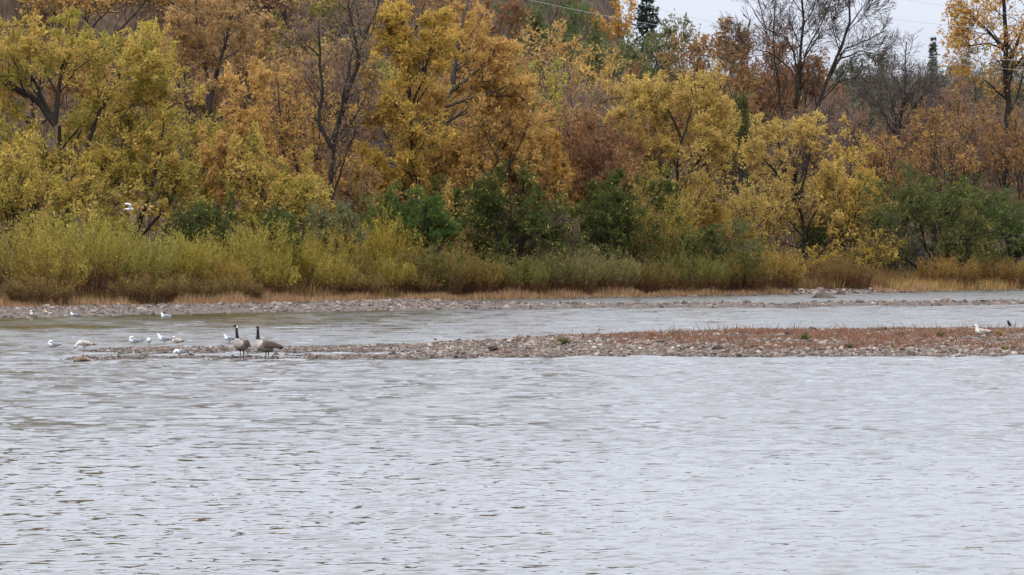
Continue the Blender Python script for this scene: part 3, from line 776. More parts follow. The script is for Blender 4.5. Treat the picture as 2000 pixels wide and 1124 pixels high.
T('broadleaf_tree', 'pale golden tree with leaf sprays hanging down to the bank', 'tree', 1545, 318, 222, 205, PALE, 22000, 'wide', 215, (.14, .1), base_px=1572,
  trace=[([(1572, 530), (1575, 450), (1560, 400), (1530, 340)], .17), ([(1560, 400), (1575, 330), (1590, 260), (1600, 230)], .10), ([(1545, 370), (1490, 310), (1460, 260)], .10), ([(1574, 450), (1610, 380), (1640, 330)], .09), ([(1530, 340), (1520, 280), (1535, 230)], .08), ([(1575, 470), (1540, 430), (1510, 420)], .08), ([(1574, 490), (1530, 475), (1500, 500)], .06), ([(1575, 480), (1605, 450), (1640, 440)], .06)])
T('broadleaf_tree', 'orange yellow tree between the pale golden tree and the green willow', 'tree', 1665, 326, 235, 130, YEL, 13000, 'round', 216, (.14, .1), sparse=.05)
T('broadleaf_tree', 'sparse orange tree with a stout dark trunk behind the yellow bush', 'tree', 1745, 330, 245, 110, OAKY, 3600, 'vase', 217, (.15, .1), base_px=1742, thick=1.4, sparse=.1)
T('broadleaf_tree', 'orange brown shrub tree with dark spreading limbs above the green willow', 'tree', 1845, 330, 228, 140, OAKY, 4200, 'vase', 218, (.14, .1), sparse=.1)
T('broadleaf_tree', 'dark dusky crown over the dark green bush by the picture edge', 'tree', 1975, 328, 215, 120, OAK, 8000, 'round', 219, (.15, .1), sparse=.1)
T('broadleaf_tree', 'small yellow tree below the pale riverside tree', 'tree', 1395, 304, 330, 170, PALE, 11000, 'bush', 220, (.13, .095), sparse=.15)
T('broadleaf_tree', 'orange leaved low shrub tree under the pale riverside tree', 'tree', 1370, 296, 370, 110, AMBER, 6000, 'bush', 221, (.13, .095), sparse=.1)
T('broadleaf_tree', 'orange shrub tree behind the two dark green bushes', 'tree', 1095, 284, 300, 160, TAN, 10000, 'bush', 222, (.13, .095), sparse=.1)

T('broadleaf_tree', 'ragged yellow shrub tree between the pale riverside tree and the pale golden one', 'tree', 1470, 308, 345, 150, PALE, 10000, 'bush', 223, (.13, .095), sparse=.12)
T('broadleaf_tree', 'golden shrub tree low beside the orange yellow tree', 'tree', 1625, 322, 320, 140, YEL, 9000, 'bush', 224, (.13, .095), sparse=.15)
T('maple_tree', 'dusky ochre maple filling in beneath the pinkish tan one', 'tree', 420, 284, 235, 200, OLIVE, 9000, 'bush', 225, (.14, .1), sparse=.2)
T('maple_tree', 'ochre shrub tree between the leaning maple and the orange one', 'tree', 1010, 290, 270, 170, TAN, 9000, 'bush', 226, (.14, .1), sparse=.15)

T('maple_tree', 'broad tan crown bridging the olive cottonwood and the grey-trunked maple', 'tree', 335, 288, 140, 200, OLIVE, 9500, 'wide', 232, (.14, .1), sparse=.12)
T('maple_tree', 'tan clumped crown just before the bare dark fork', 'tree', 592, 286, 115, 150, TAN, 7500, 'wide', 233, (.14, .1), sparse=.25)
T('maple_tree', 'ochre crown spreading across the foot of the leaning grey trunk', 'tree', 880, 282, 245, 200, TAN, 9500, 'wide', 234, (.14, .1), sparse=.1)
T('maple_tree', 'pinkish brown low crown beside the foot of the bare dark fork', 'tree', 705, 284, 320, 120, PINKT, 6500, 'bush', 235, (.13, .095), sparse=.1)

# --- green bushes at the foot of the wood
B = lambda *a, **k: tree('bush', a[0], 'bush', *a[1:], **k)
B('small dark green bush beneath the low yellow maple boughs', 397, 264, 386, 140, DKGRN, 11000, 'bush', 301, (.12, .085))
B('dark green bush wedged behind the willows below the rusty maple', 540, 266, 410, 100, DKGRN, 7000, 'bush', 302, (.12, .085))
B('grey green bush at the foot of the dark forked tree', 655, 266, 400, 110, DULL, 8500, 'bush', 303, (.12, .085))
B('bright green bush beside the tallest yellow willow', 805, 266, 370, 170, GREEN, 16000, 'bush', 304, (.12, .085))
B('largest dark green bush dotted with pale yellow leaves', 975, 268, 332, 280, DKGRN, 30000, 'bush', 305, (.12, .085))
B('dark green bush with a fringe of amber leaves', 1195, 280, 338, 225, DKGRN, 25000, 'bush', 306, (.12, .085))
B('yellow bush peeking over the largest dark green bush', 900, 274, 360, 80, PALE, 4500, 'bush', 307, (.12, .085))
B('brown dusky bush between the two dark green bushes', 1090, 272, 395, 90, MAUVE, 6500, 'bush', 308, (.12, .085))
B('yellow and orange bush overhanging the little stony beach', 1665, 312, 452, 165, YBUSH, 13000, 'bush', 309, (.12, .085))
B('dull green willow bush behind the dead snag', 1825, 318, 325, 270, DULG, 28000, 'bush', 310, (.13, .09))
B('dark green rounded bush at the picture edge beyond the snag', 1970, 316, 350, 230, DEEPG, 26000, 'bush', 311, (.13, .09))
B('olive green bush under the orange low shrub tree', 1370, 290, 432, 210, DULG, 15000, 'bush', 312, (.12, .085))
B('grey green bush between the golden tree and the yellow bush', 1610, 322, 400, 90, GREEN, 5500, 'bush', 313, (.12, .085))
B('grey green drooping bush close beside the dead snag', 1745, 320, 432, 110, DULL, 8000, 'bush', 314, (.12, .085))
B('olive tan bush between the dull green and the dark green bushes', 1890, 320, 400, 110, MIXGY, 8000, 'bush', 315, (.13, .09))

# --- sandbar willows and tall weeds: many upright stems with narrow leaves
def willow(label, px, D, top, width, ca, cb, n, seed, name='willow_shrub', category='shrub', low=(.125, .052, .025), splay=.32, leaf=(.135, .040), group='shrubs along the far shore', lowtop=.55):
    rng = np.random.default_rng(seed)
    X0 = float(at(px, 560, D)[0])
    D = float(shore_y(X0)) + (9.0 if top < 470 else 6.0 if name == 'willow_shrub' else 3.4) + (seed % 3) * .4
    X0 = float(at(px, 560, D)[0]); z0 = float(ground_z(X0, D)) - .03
    H = float(at(px, top, D)[2]) - z0
    W = width / (FPX / D)
    ns = 85
    a = rng.uniform(0, 6.283, ns); r = np.sqrt(rng.uniform(0, 1, ns))
    st = np.stack([np.cos(a) * r * W * .42, np.sin(a) * r * W * .24, np.zeros(ns)], 1)
    st[:, 2] = ground_z(st[:, 0] + X0, st[:, 1] + D) - z0
    d = np.stack([np.cos(a) * r * splay, np.sin(a) * r * splay, np.ones(ns)], 1) + rng.normal(0, .06, (ns, 3))
    ln = H * (1.03 - .24 * r ** 2) * np.exp(rng.normal(0, .10, ns)) * rng.uniform(.72, 1.03, ns)
    P = polyline(st, d, ln, 6, .05, .015, rng)
    T2, L2, R2 = children(P, ln, np.full(ns, .016), 7, .2, .97, 26, .30, 3, .08, .05, rng, .6, .006, .6)
    root = thing(name, label, category, (X0, D, z0), 0, group)
    s = Soup(); s.add(*tubes(P, taper(np.full(ns, .015), 7, .3), 3))
    link('stems', s.mesh('stems', [M_TWIG]), root)
    m1 = int(n * .35 / ns); m2 = int(n * .65 / len(T2))
    p1, d1 = sample(P, rng.uniform(.12, 1.02, (ns, m1))); p2, d2 = sample(T2, rng.uniform(0, 1.05, (len(T2), m2)))
    LP = np.concatenate([p1.reshape(-1, 3), p2.reshape(-1, 3)]); LD = np.concatenate([d1.reshape(-1, 3), d2.reshape(-1, 3)])
    LP = LP + rng.normal(0, .06, LP.shape)
    sid = np.concatenate([np.repeat(np.arange(ns), m1), np.repeat(np.repeat(np.arange(ns), 7), m2)])
    wv = np.clip(.5 + rng.normal(0, .35, ns)[sid] + rng.normal(0, .25, len(LP)), 0, 1)[:, None]
    C = np.array(ca) * (1 - wv) + np.array(cb) * wv
    # the lowest leaves have withered to russet
    f = np.clip(1 - LP[:, 2] / (H * lowtop), 0, 1) + rng.normal(0, .18, len(LP))
    C = np.where((f > .42)[:, None], np.array(low), C) * np.exp(rng.normal(0, .2, (len(LP), 1)))
    VL, FL = leaves(LP, LD + np.array([0, 0, .25]), rng, leaf[0], leaf[1], .58)
    link('leaves', make_mesh('leaves', VL, FL, [M_LEAF], C), root)

W1, W2 = (.225, .175, .036), (.335, .262, .052)
G1, G2 = (.115, .11, .030), (.185, .165, .048)
O1, O2 = (.17, .10, .032), (.27, .165, .045)
willow('yellow green willow shrub at the picture edge below the cottonwood', 25, 257, 440, 170, W1, W2, 14000, 401)
willow('tallest lime yellow willow shrub under the flying gull', 165, 259, 410, 170, W1, (.335, .285, .055), 17000, 402)
willow('russet-footed willow shrub in front of the lime yellow one', 95, 253, 475, 130, O1, W2, 11000, 403)
willow('green-topped willow shrub with a brown foot, next after the lime yellow one', 265, 257, 455, 130, W1, (.28, .27, .07), 12000, 404)
willow('wide willow shrub before the small dark green bush', 350, 257, 466, 140, W1, W2, 13000, 405)
willow('dull yellow willow shrub behind the two geese', 445, 257, 452, 130, W1, (.31, .26, .06), 12000, 406)
willow('bright willow shrub whose top reaches the low maple boughs', 505, 259, 440, 120, W1, W2, 12000, 407)
willow('willow shrub with a russet skirt behind the second goose', 570, 257, 464, 120, W1, W2, 12000, 408)
willow('brown-tinged willow shrub below the dark forked trunk', 645, 258, 450, 130, O1, W2, 12000, 409)
willow('golden willow shrub standing tallest beside the bright green bush', 742, 260, 428, 115, (.28, .205, .036), (.38, .285, .052), 13000, 410)
willow('low lime willow shrub in front of the golden one', 755, 256, 505, 110, W1, W2, 8000, 411)
willow('low yellow willow shrub close to the dry grass, below the dull yellow one', 420, 252, 505, 120, W1, O2, 9000, 412)
willow('low willow shrub close to the dry grass, below the bright willow', 515, 253, 500, 120, W1, W2, 9000, 413)
willow('yellow green low willow shrub in front of the brown-tinged one', 620, 254, 500, 130, W1, W2, 9000, 414)
SK = dict(name='weed_clump', category='weeds', low=(.10, .052, .025), splay=.6, lowtop=.7)
willow('dark russet brush at the foot of the willow at the picture edge', 75, 257, 540, 120, (.12, .075, .03), (.21, .145, .042), 6000, 441, **SK)
willow('russet brush below the green-topped willow shrub', 285, 257, 536, 130, (.12, .075, .03), (.21, .145, .042), 6000, 442, **SK)
willow('low russet brush below the wide willow shrub', 372, 257, 540, 90, (.12, .075, .03), (.21, .145, .042), 4500, 443, **SK)
willow('low russet brush behind the second goose neck', 470, 257, 545, 90, (.12, .075, .03), (.21, .145, .042), 4500, 444, **SK)
willow('russet brush between the brown-tinged and the golden willow', 690, 257, 532, 110, (.12, .075, .03), (.21, .145, .042), 6000, 445, **SK)
willow('dark brown brush at the end of the willow row', 800, 257, 534, 110, (.12, .075, .03), (.21, .145, .042), 5000, 446, **SK)
WD = dict(name='weed_clump', category='weeds', low=(.14, .06, .03), splay=.45)
willow('brown weed clump below the bright green bush', 840, 264, 482, 130, O1, G2, 11000, 421, **WD)
willow('olive brown tall weed clump before the largest dark green bush', 915, 266, 500, 120, G1, O2, 11000, 422, **WD)
willow('green weed clump with russet foot below the largest dark green bush', 1005, 270, 508, 130, G1, G2, 11000, 423, **WD)
willow('feathery pale-tipped weed clump beneath the brown dusky bush', 1100, 272, 490, 130, G1, (.25, .21, .085), 12000, 424, **WD)
willow('feathery green weed clump before the amber-fringed bush', 1180, 275, 498, 120, G1, (.24, .20, .085), 11000, 425, **WD)
willow('yellow olive tall willow clump beside the amber-fringed bush', 1285, 284, 335, 95, (.27, .20, .04), (.36, .27, .06), 14000, 426, low=(.16, .12, .04))
willow('dark olive weed clump at the narrow end of the pool', 1255, 280, 512, 120, G1, O1, 11000, 427, **WD)
willow('olive weed clump below the olive green bush', 1345, 286, 500, 150, G1, G2, 12000, 428, **WD)
willow('brown green weed clump before the pale golden tree', 1435, 292, 492, 130, G1, O2, 11000, 429, **WD)
willow('yellow brown weed clump by the little stony beach', 1515, 297, 490, 100, O1, (.36, .24, .05), 9000, 430, **WD)
willow('brown weed clump under the yellow and orange bush', 1640, 314, 505, 130, O1, (.16, .10, .04), 8000, 431, **WD)
willow('tan weed clump behind the dead snag foot', 1850, 321, 503, 130, O1, O2, 8000, 432, **WD)
willow('brown weed clump below the dark green rounded bush', 1950, 318, 505, 140, O1, (.24, .15, .05), 8000, 433, **WD)
willow('yellow green low willow clump at the picture edge above the golden grass', 1995, 312, 512, 110, W1, W2, 6000, 434, low=(.3, .2, .06))

# dead snag
def snag():
    D = 316.0
    c = at(1795, 520, D); X0 = float(c[0]); z0 = float(ground_z(X0, D)) - .1
    root = thing('dead_snag', 'dark broken snag leaning before the dull green willow bush', 'snag', (X0, D, z0))
    pl = [([(1803, 526), (1800, 500), (1792, 485), (1781, 471)], .26), ([(1800, 505), (1812, 512), (1822, 516)], .12), ([(1800, 500), (1796, 515), (1795, 530)], .09)]
    rng = np.random.default_rng(9); s = Soup()
    for pts, r in pl:
        p = np.array(pts, float); w3 = at(p[:, 0], p[:, 1], D) - np.array([X0, D, z0])
        q = np.linspace(0, len(p) - 1, 9)
        w3 = np.stack([np.interp(q, np.arange(len(p)), w3[:, i]) for i in range(3)], 1)[None]
        w3 = w3 + rng.normal(0, .025, w3.shape)
        s.add(*tubes(w3, taper(np.array([r]), 9, .55) * rng.uniform(.85, 1.15, (1, 9)), 8))
    link('trunk', s.mesh('trunk', [M_BARK]), root)
snag()

# ------------------------------------------------------------------ grass, undergrowth, hillside brush (uncountable)
def blades(name, label, X, Y, z, h, wd, cols, rng, lean=.25, matl=None):
    n = len(X)
    P = np.stack([X, Y, z], 1)
    a = rng.uniform(0, 6.283, n)
    s = np.stack([np.cos(a), np.sin(a) * .6, np.zeros(n)], 1) * (wd * .5)[:, None]
    tip = P + np.stack([rng.normal(0, lean, n) * h, rng.normal(0, lean, n) * h, h], 1)
    V = np.stack([P - s, P + s, tip], 1).reshape(-1, 3)
    o = link(name, make_mesh(name, V, np.arange(3 * n).reshape(-1, 3), [matl or M_GRASS], cols))
    return tag(o, label, kind='stuff')

def pick(rng, pal, n, var=.18):
    pal = np.array(pal)
    return pal[rng.integers(0, len(pal), n)] * np.exp(rng.normal(0, var, (n, 1)))

rng = np.random.default_rng(77)
n = 52000
X = rng.uniform(-34, 27, n); s = rng.uniform(0, 1, n) ** 1.15 * (4.0 + 1.8 * vnoise(X * .4, X * 0, 41))
Y = shore_y(X) + s + .3
kp = ~((X > 16.2) & (X < 21.5) & (s < 9))
X, Y, s = X[kp], Y[kp], s[kp]; n = len(X)
h = rng.uniform(.15, .62, n) * np.clip(.7 + .6 * vnoise(X * .8, Y * .8, 42) + .4 * vnoise(X * .23, Y * .23, 45), .15, 1.4)
C = pick(rng, [(.30, .18, .095), (.36, .23, .125), (.26, .14, .08), (.24, .155, .065), (.24, .11, .07), (.17, .13, .045)], n, .25)
blades('dry_grass', 'tan pink dry grass along the far shoreline', X, Y, ground_z(X, Y) - .02, h, rng.uniform(.02, .045, n), C, rng)

n = 42000
X = rng.uniform(20, 44, n); s = rng.uniform(1.0, 17, n)
Y = shore_y(X) + s
kp = (s > 1.5 + 9 * smooth(23.5, 20.5, X))
X, Y = X[kp], Y[kp]; n = len(X)
h = rng.uniform(.25, .8, n)
C = pick(rng, [(.30, .19, .065), (.37, .245, .095), (.25, .15, .055), (.30, .16, .06), (.23, .18, .05)], n, .22)
blades('golden_grass', 'golden dry grass on the bank below the green bushes', X, Y, ground_z(X, Y) - .02, h, rng.uniform(.025, .05, n), C, rng)

n = 30000
X = rng.uniform(-34, 30, n); s = rng.uniform(3.5, 9.5, n); Y = shore_y(X) + s
h = rng.uniform(.3, 1.15, n) * (.8 + .5 * vnoise(X * .5, Y * .5, 43))
C = pick(rng, [(.13, .065, .033), (.17, .088, .04), (.10, .055, .03), (.20, .13, .045), (.16, .125, .04)], n, .25)
blades('undergrowth', 'russet brown undergrowth at the foot of the willows', X, Y, ground_z(X, Y) - .02, h, rng.uniform(.03, .07, n), C, rng, .3, M_LEAF)

n = 64000
X = rng.uniform(-42, 52, n); s = 12 + rng.uniform(0, 1, n) * 150; Y = shore_y(X) + s
h = rng.uniform(.5, 2.6, n) * (.75 + .45 * vnoise(X * .25, Y * .25, 44))
C = pick(rng, [(.065, .042, .032), (.085, .06, .05), (.10, .062, .034), (.055, .033, .02), (.11, .06, .025), (.05, .042, .02)], n, .25)
blades('hillside_brush', 'mauve brown brush covering the wooded slope', X, Y, ground_z(X, Y) - .05, h, rng.uniform(.03, .09, n), C, rng, .28, M_LEAF)

# ------------------------------------------------------------------ stones
def icosa(rng, flat=.55, rough=.14):
    g = (1 + 5 ** .5) / 2
    v = np.array([(-1, g, 0), (1, g, 0), (-1, -g, 0), (1, -g, 0), (0, -1, g), (0, 1, g), (0, -1, -g), (0, 1, -g), (g, 0, -1), (g, 0, 1), (-g, 0, -1), (-g, 0, 1)], float)
    v /= np.linalg.norm(v[0])
    f = np.array([(0, 11, 5), (0, 5, 1), (0, 1, 7), (0, 7, 10), (0, 10, 11), (1, 5, 9), (5, 11, 4), (11, 10, 2), (10, 7, 6), (7, 1, 8), (3, 9, 4), (3, 4, 2), (3, 2, 6), (3, 6, 8), (3, 8, 9), (4, 9, 5), (2, 4, 11), (6, 2, 10), (8, 6, 7), (9, 8, 1)])
    q = rng.normal(size=(3, 3)); q, _ = np.linalg.qr(q)
    v = v @ q * (1 + rng.normal(0, rough, (12, 1)))
    v *= np.array([1, rng.uniform(.6, .95), flat * rng.uniform(.7, 1.25)])
    return v, f

SHAPES = [icosa(np.random.default_rng(500 + i)) for i in range(12)]
STONE_ME = [make_mesh('stone', v, f, [M_STONE]) for v, f in SHAPES]
PEB = [(.160, .120, .088), (.21, .17, .135), (.12, .088, .066), (.085, .06, .046), (.15, .10, .076), (.25, .215, .18), (.05, .038, .03), (.14, .085, .064)]

def bulk(name, parent, X, Y, Z, R, rng, tone=1.0):
    n = len(X); sh = rng.integers(0, len(SHAPES), n); a = rng.uniform(0, 6.283, n)
    VS = np.stack([s[0] for s in SHAPES])[sh]; FS = np.stack([s[1] for s in SHAPES])[sh]
    c, s_ = np.cos(a)[:, None], np.sin(a)[:, None]
    V = np.stack([VS[..., 0] * c - VS[..., 1] * s_, VS[..., 0] * s_ + VS[..., 1] * c, VS[..., 2]], -1) * R[:, None, None]
    V += np.stack([X, Y, Z], 1)[:, None]
    F = FS + (np.arange(n) * 12)[:, None, None]
    C = np.repeat(pick(rng, PEB, n, .25) * ((.5 + .5 * smooth(.0, .07, Z)) * tone)[:, None], 20, 0)      # stones at the waterline are wet
    o = link(name, make_mesh(name, V.reshape(-1, 3), F.reshape(-1, 3), [M_PEBBLE], C), parent)
    return tag(o, kind='stuff')

def scatter(rng, fn, x0, x1, y0, y1, n, lo, hi):
    X = rng.uniform(x0, x1, n); Y = rng.uniform(y0, y1, n)
    H = fn(X, Y); k = (H > lo) & (H < hi)
    return X[k], Y[k], H[k]

rng = np.random.default_rng(88)
# near bar: the small stones as one mass, the largest in front one by one
X, Y, H = scatter(rng, bar_a, -17, 24, 151, 186, 34000, -.06, 9)
k = (rng.uniform(0, 1, len(X)) < np.where(H > .38, .45, 1.0))
X, Y, H = X[k][:9500], Y[k][:9500], H[k][:9500]
R = np.exp(rng.normal(math.log(.062), .42, len(X))) * (.72 + .28 * smooth(-4, 1, X))
bulk('pebbles', gravel_bar, X, Y, H + R * .12, R, rng, .85)

OCT = np.array([(1, 0, 0), (-1, 0, 0), (0, 1, 0), (0, -1, 0), (0, 0, 1), (0, 0, -1)], float)
OCF = np.array([(0, 2, 4), (2, 1, 4), (1, 3, 4), (3, 0, 4)])
def chips(name, parent, X, Y, H, R, tone):
    n = len(X)
    V = OCT[None] * (R[:, None, None] * np.array([1, .8, .6])) * np.exp(rng.normal(0, .22, (n, 6, 1)))
    a = rng.uniform(0, 6.283, n)[:, None]
    V = np.stack([V[..., 0] * np.cos(a) - V[..., 1] * np.sin(a), V[..., 0] * np.sin(a) + V[..., 1] * np.cos(a), V[..., 2]], -1) + np.stack([X, Y, H], 1)[:, None]
    C = np.repeat(pick(rng, PEB, n, .3) * ((.5 + .5 * smooth(0, .06, H)) * tone)[:, None], 4, 0)
    tag(link(name, make_mesh(name, V.reshape(-1, 3), (OCF[None] + (np.arange(n) * 6)[:, None, None]).reshape(-1, 3), [M_PEBBLE], C), parent), kind='stuff')
X, Y, H = scatter(rng, bar_a, -16, 20, 151, 178, 60000, -.03, .40)
X, Y, H = X[:15000], Y[:15000], H[:15000]
chips('fine_gravel', gravel_bar, X, Y, H, np.exp(rng.normal(math.log(.05), .35, len(X))), .82)

def place_stones(parent, X, Y, H, R):
    for i in range(len(X)):
        o = link('stone', STONE_ME[i % len(STONE_ME)], parent, (X[i], Y[i], H[i] + R[i] * .1), rng.uniform(0, 6.28))
        o.scale = (R[i], R[i], R[i] * rng.uniform(.75, 1.1))

X, Y, H = scatter(rng, bar_a, -16, 19, 151, 172, 9000, -.07, .34)
X, Y, H = X[:300], Y[:300], H[:300]
place_stones(gravel_bar, X, Y, H, np.exp(rng.normal(math.log(.10), .30, len(X))) * (.75 + .25 * smooth(-4, 1, X)))
# far strip and beach
X, Y, H = scatter(rng, bar_b, -34, 36, 214, 280, 26000, -.05, 9)
X, Y, H = X[:6500], Y[:6500], H[:6500]
R = np.exp(rng.normal(math.log(.075), .38, len(X)))
chips('pebbles', far_bar, X, Y, H, R * 1.1, .62)
X, Y, H = scatter(rng, bar_b, -30, 31, 214, 275, 9000, -.06, .16)
place_stones(far_bar, X[:240], Y[:240], H[:240], np.exp(rng.normal(math.log(.15), .3, 240)))
# little beach at the far bank
n = 1500
X = rng.uniform(16.4, 23.5, n); Y = shore_y(X) + rng.uniform(-.6, 15, n)
R = np.exp(rng.normal(math.log(.10), .4, n)); Hh = ground_z(X, Y)
bulk('beach_stones', ground, X, Y, Hh + R * .1, R, rng)
X = rng.uniform(3, 40, 1100); Y = shore_y(X) + rng.normal(0, .5, 1100); R = np.exp(rng.normal(math.log(.09), .35, 1100))
bulk('shore_stones', ground, X, Y, ground_z(X, Y) + R * .1, R, rng)

def settle(px, py, z=0.05):
    """a point on the ground that the photograph shows at (px, py)"""
    for _ in range(8):
        p = on_ground(px, py, z); zz = float(max(surface(p[0], p[1]), -.02)); z = z * .5 + zz * .5
    return np.array([p[0], p[1], zz])

def boulder(label, px, py, w_px, h_px, matl, seed, name='boulder', category='boulder', skew=0.0):
    rng = np.random.default_rng(seed)
    p = settle(px, py); ppm = FPX / p[1]
    import bmesh
    bm = bmesh.new(); bmesh.ops.create_icosphere(bm, subdivisions=4, radius=1)
    V = np.array([v.co[:] for v in bm.verts])
    nrm = V.copy()
    F = np.array([[v.index for v in f.verts] for f in bm.faces]); bm.free()
    for _ in range(9):                                   # chop facets so that it reads as broken rock
        d = rng.normal(size=3); d[2] = abs(d[2]) * .7; d /= np.linalg.norm(d); c = rng.uniform(.62, .9)
        e = V @ d - c
        V = V - np.clip(e, 0, None)[:, None] * d * .9
    V += nrm * (.05 * np.sin(nrm @ rng.normal(0, 5, 3)) + .03 * np.sin(nrm @ rng.normal(0, 11, 3)))[:, None]
    W = w_px / ppm / 2; Hh = h_px / ppm
    lo = -.45
    V = V * np.array([W, W * .7, Hh / (V[:, 2].max())])
    V[:, 0] += skew * W * np.clip(1 - V[:, 2] / Hh, 0, 1) * .5
    V[:, 2] = np.maximum(V[:, 2], -Hh * .5)
    o = link(name, make_mesh(name, V, F, [matl], None, None, True), None, (p[0], p[1] + W * .5, p[2] - .02))
    return tag(o, label, category)

boulder('large brown boulder lying in the pale pool beyond the gravel strip', 1606, 584, 54, 13, M_BOULDER, 601, skew=.5)
boulder('dark flat rock on the gravel strip just below the large boulder', 1593, 591, 17, 5, M_ROCK_DARK, 602, 'rock', 'rock')
boulder('reddish rock at the back of the little stony beach', 1600, 561, 22, 9, M_BOULDER_RED, 603, 'rock', 'rock')
boulder('grey rock on the little stony beach beside the reddish one', 1641, 560, 22, 9, M_BOULDER, 604, 'rock', 'rock')
boulder('round dark boulder at the start of the thin gravel strip', 925, 605, 19, 10, M_ROCK_DARK, 605)
boulder('flat brown rock on the gravel strip near the large boulder', 1555, 596, 26, 5, M_BOULDER, 606, 'rock', 'rock')
boulder('low dark rock at the edge of the gravel strip past the round boulder', 1020, 605, 16, 5, M_ROCK_DARK, 607, 'rock', 'rock')
boulder('small dark rock on the gravel strip beyond the large boulder', 1705, 591, 9, 5, M_ROCK_DARK, 608, 'rock', 'rock')
boulder('reddish stone at the water edge of the gravel bar between geese and weeds', 679, 702, 12, 7, M_BOULDER_RED, 609, 'rock', 'rock')
boulder('flat pale slab lying in the water off the gravel bar', 1962, 699, 24, 5, M_LOG, 610, 'rock', 'rock')
boulder('purplish rock at the gravel bar edge behind the flat pale slab', 1930, 693, 20, 9, M_BOULDER_RED, 611, 'rock', 'rock')
boulder('long pale stone at the gravel bar edge beside the purplish rock', 1950, 695, 22, 6, M_BOULDER, 612, 'rock', 'rock')
boulder('mossy grey stone on the back edge of the gravel bar', 850, 666, 11, 6, M_BOULDER, 613, 'rock', 'rock')
boulder('single grey stone standing in water behind the gravel bar', 912, 664, 8, 5, M_ROCK_DARK, 614, 'rock', 'rock')
boulder('dark pointed stone beside the driftwood stump', 184, 701, 8, 6, M_ROCK_DARK, 615, 'rock', 'rock')

def driftwood():
    p = settle(158, 708); k = p[1] / FPX
    root = thing('driftwood_stump', 'pale driftwood stump with a dark wet end under the bending young gull', 'driftwood', tuple(p))
    rng = np.random.default_rng(21)
    P = np.array([[(-13, -2, 3), (-8, -1, 5), (-2, 0, 7), (5, 2, 7), (12, 4, 5), (18, 5, 3)]], float) * k * np.array([1, 3, 1])
    s = Soup(); V, Q = tubes(P, np.array([[3.6, 5.0, 5.4, 5.0, 4.0, 2.2]]) * k, 12)
    V += rng.normal(0, .006, V.shape)
    s.add(V, Q); n = len(V)
    for ring in (0, 5):
        c = P[0, ring]; s.add(np.vstack([c, V[ring * 12:ring * 12 + 12]]), np.array([(0, 1 + i, 1 + (i + 1) % 12) for i in range(12)]))
    link('stump', s.mesh('stump', [M_LOG], True), root)
    s = Soup(); P2 = np.array([[(2, 1, 9), (4, 0, 13), (5, 0, 17)]], float) * k
    s.add(*tubes(P2, np.array([[2.8, 2.0, .7]]) * k, 7)); link('broken_branch', s.mesh('broken_branch', [M_LOG], True), root)
    s = Soup(); P3 = np.array([[(-13.5, -3, 1.5), (-8, -4, 1.8), (-2, -4, 1.2)]], float) * k
    s.add(*tubes(P3, np.array([[2.6, 3.2, 1.6]]) * k, 8)); link('wet_underside', s.mesh('wet_underside', [M_ROCK_DARK], True), root)
driftwood()

# ------------------------------------------------------------------ low red weeds and tufts on the near bar
rng = np.random.default_rng(91)
n = 130000
X = rng.uniform(0, 24, n); Y = rng.uniform(155, 184, n); H = bar_a(X, Y)
dens = smooth(.22 - .10 * smooth(2, 8, X), .42 - .14 * smooth(2, 8, X), H) * (.35 + .65 * smooth(1.0, 7.5, X)) * np.clip(.55 + 1.0 * vnoise(X * .6, Y * .5, 51) + .5 * vnoise(X * 1.9, Y * 1.2, 52), 0, 1)
k = rng.uniform(0, 1, n) < dens
X, Y, H = X[k][:52000], Y[k][:52000], H[k][:52000]; n = len(X)
C = pick(rng, [(.20, .09, .058), (.24, .12, .08), (.16, .075, .05), (.22, .14, .088), (.155, .115, .065)], n, .2)
hh = rng.uniform(.04, .16, n) + (rng.uniform(0, 1, n) > .985) * rng.uniform(.1, .3, n)
o = blades('red_weeds', 'low rusty red weeds covering the gravel bar', X, Y, H - .01, hh, rng.uniform(.03, .075, n), C, rng, .7, M_LEAF)

def tuft(label, px, py, h_px, w_px, ca, seed, nst=38, category='plant'):
    rng = np.random.default_rng(seed); p = settle(px, py, .3); k = p[1] / FPX
    root = thing('grass_tuft', label, category, tuple(p), 0, 'tufts on the gravel bar')
    a = rng.uniform(0, 6.283, nst); r = np.sqrt(rng.uniform(0, 1, nst))
    st = np.stack([np.cos(a) * r * w_px * k * .25, np.sin(a) * r * w_px * k * .25, np.full(nst, -.03)], 1)
    d = np.stack([np.cos(a) * r * .5, np.sin(a) * r * .5, np.ones(nst)], 1)
    ln = h_px * k * rng.uniform(.55, 1.1, nst)
    P = polyline(st, d, ln, 3, .1, 0, rng, .1)
    s = Soup(); s.add(*tubes(P, taper(np.full(nst, .008), 4, .3), 3), np.repeat(pick(rng, [ca], nst, .2), 9, 0)); link('stems', s.mesh('stems', [M_GRASS]), root)
    m = 7; LP, LD = sample(P, rng.uniform(.1, 1, (nst, m))); LP = LP.reshape(-1, 3); LD = LD.reshape(-1, 3)
    VL, FL = leaves(LP, LD, rng, .10, .03, .5)
    link('leaves', make_mesh('leaves', VL, FL, [M_LEAF], pick(rng, [ca], len(LP), .25)), root)

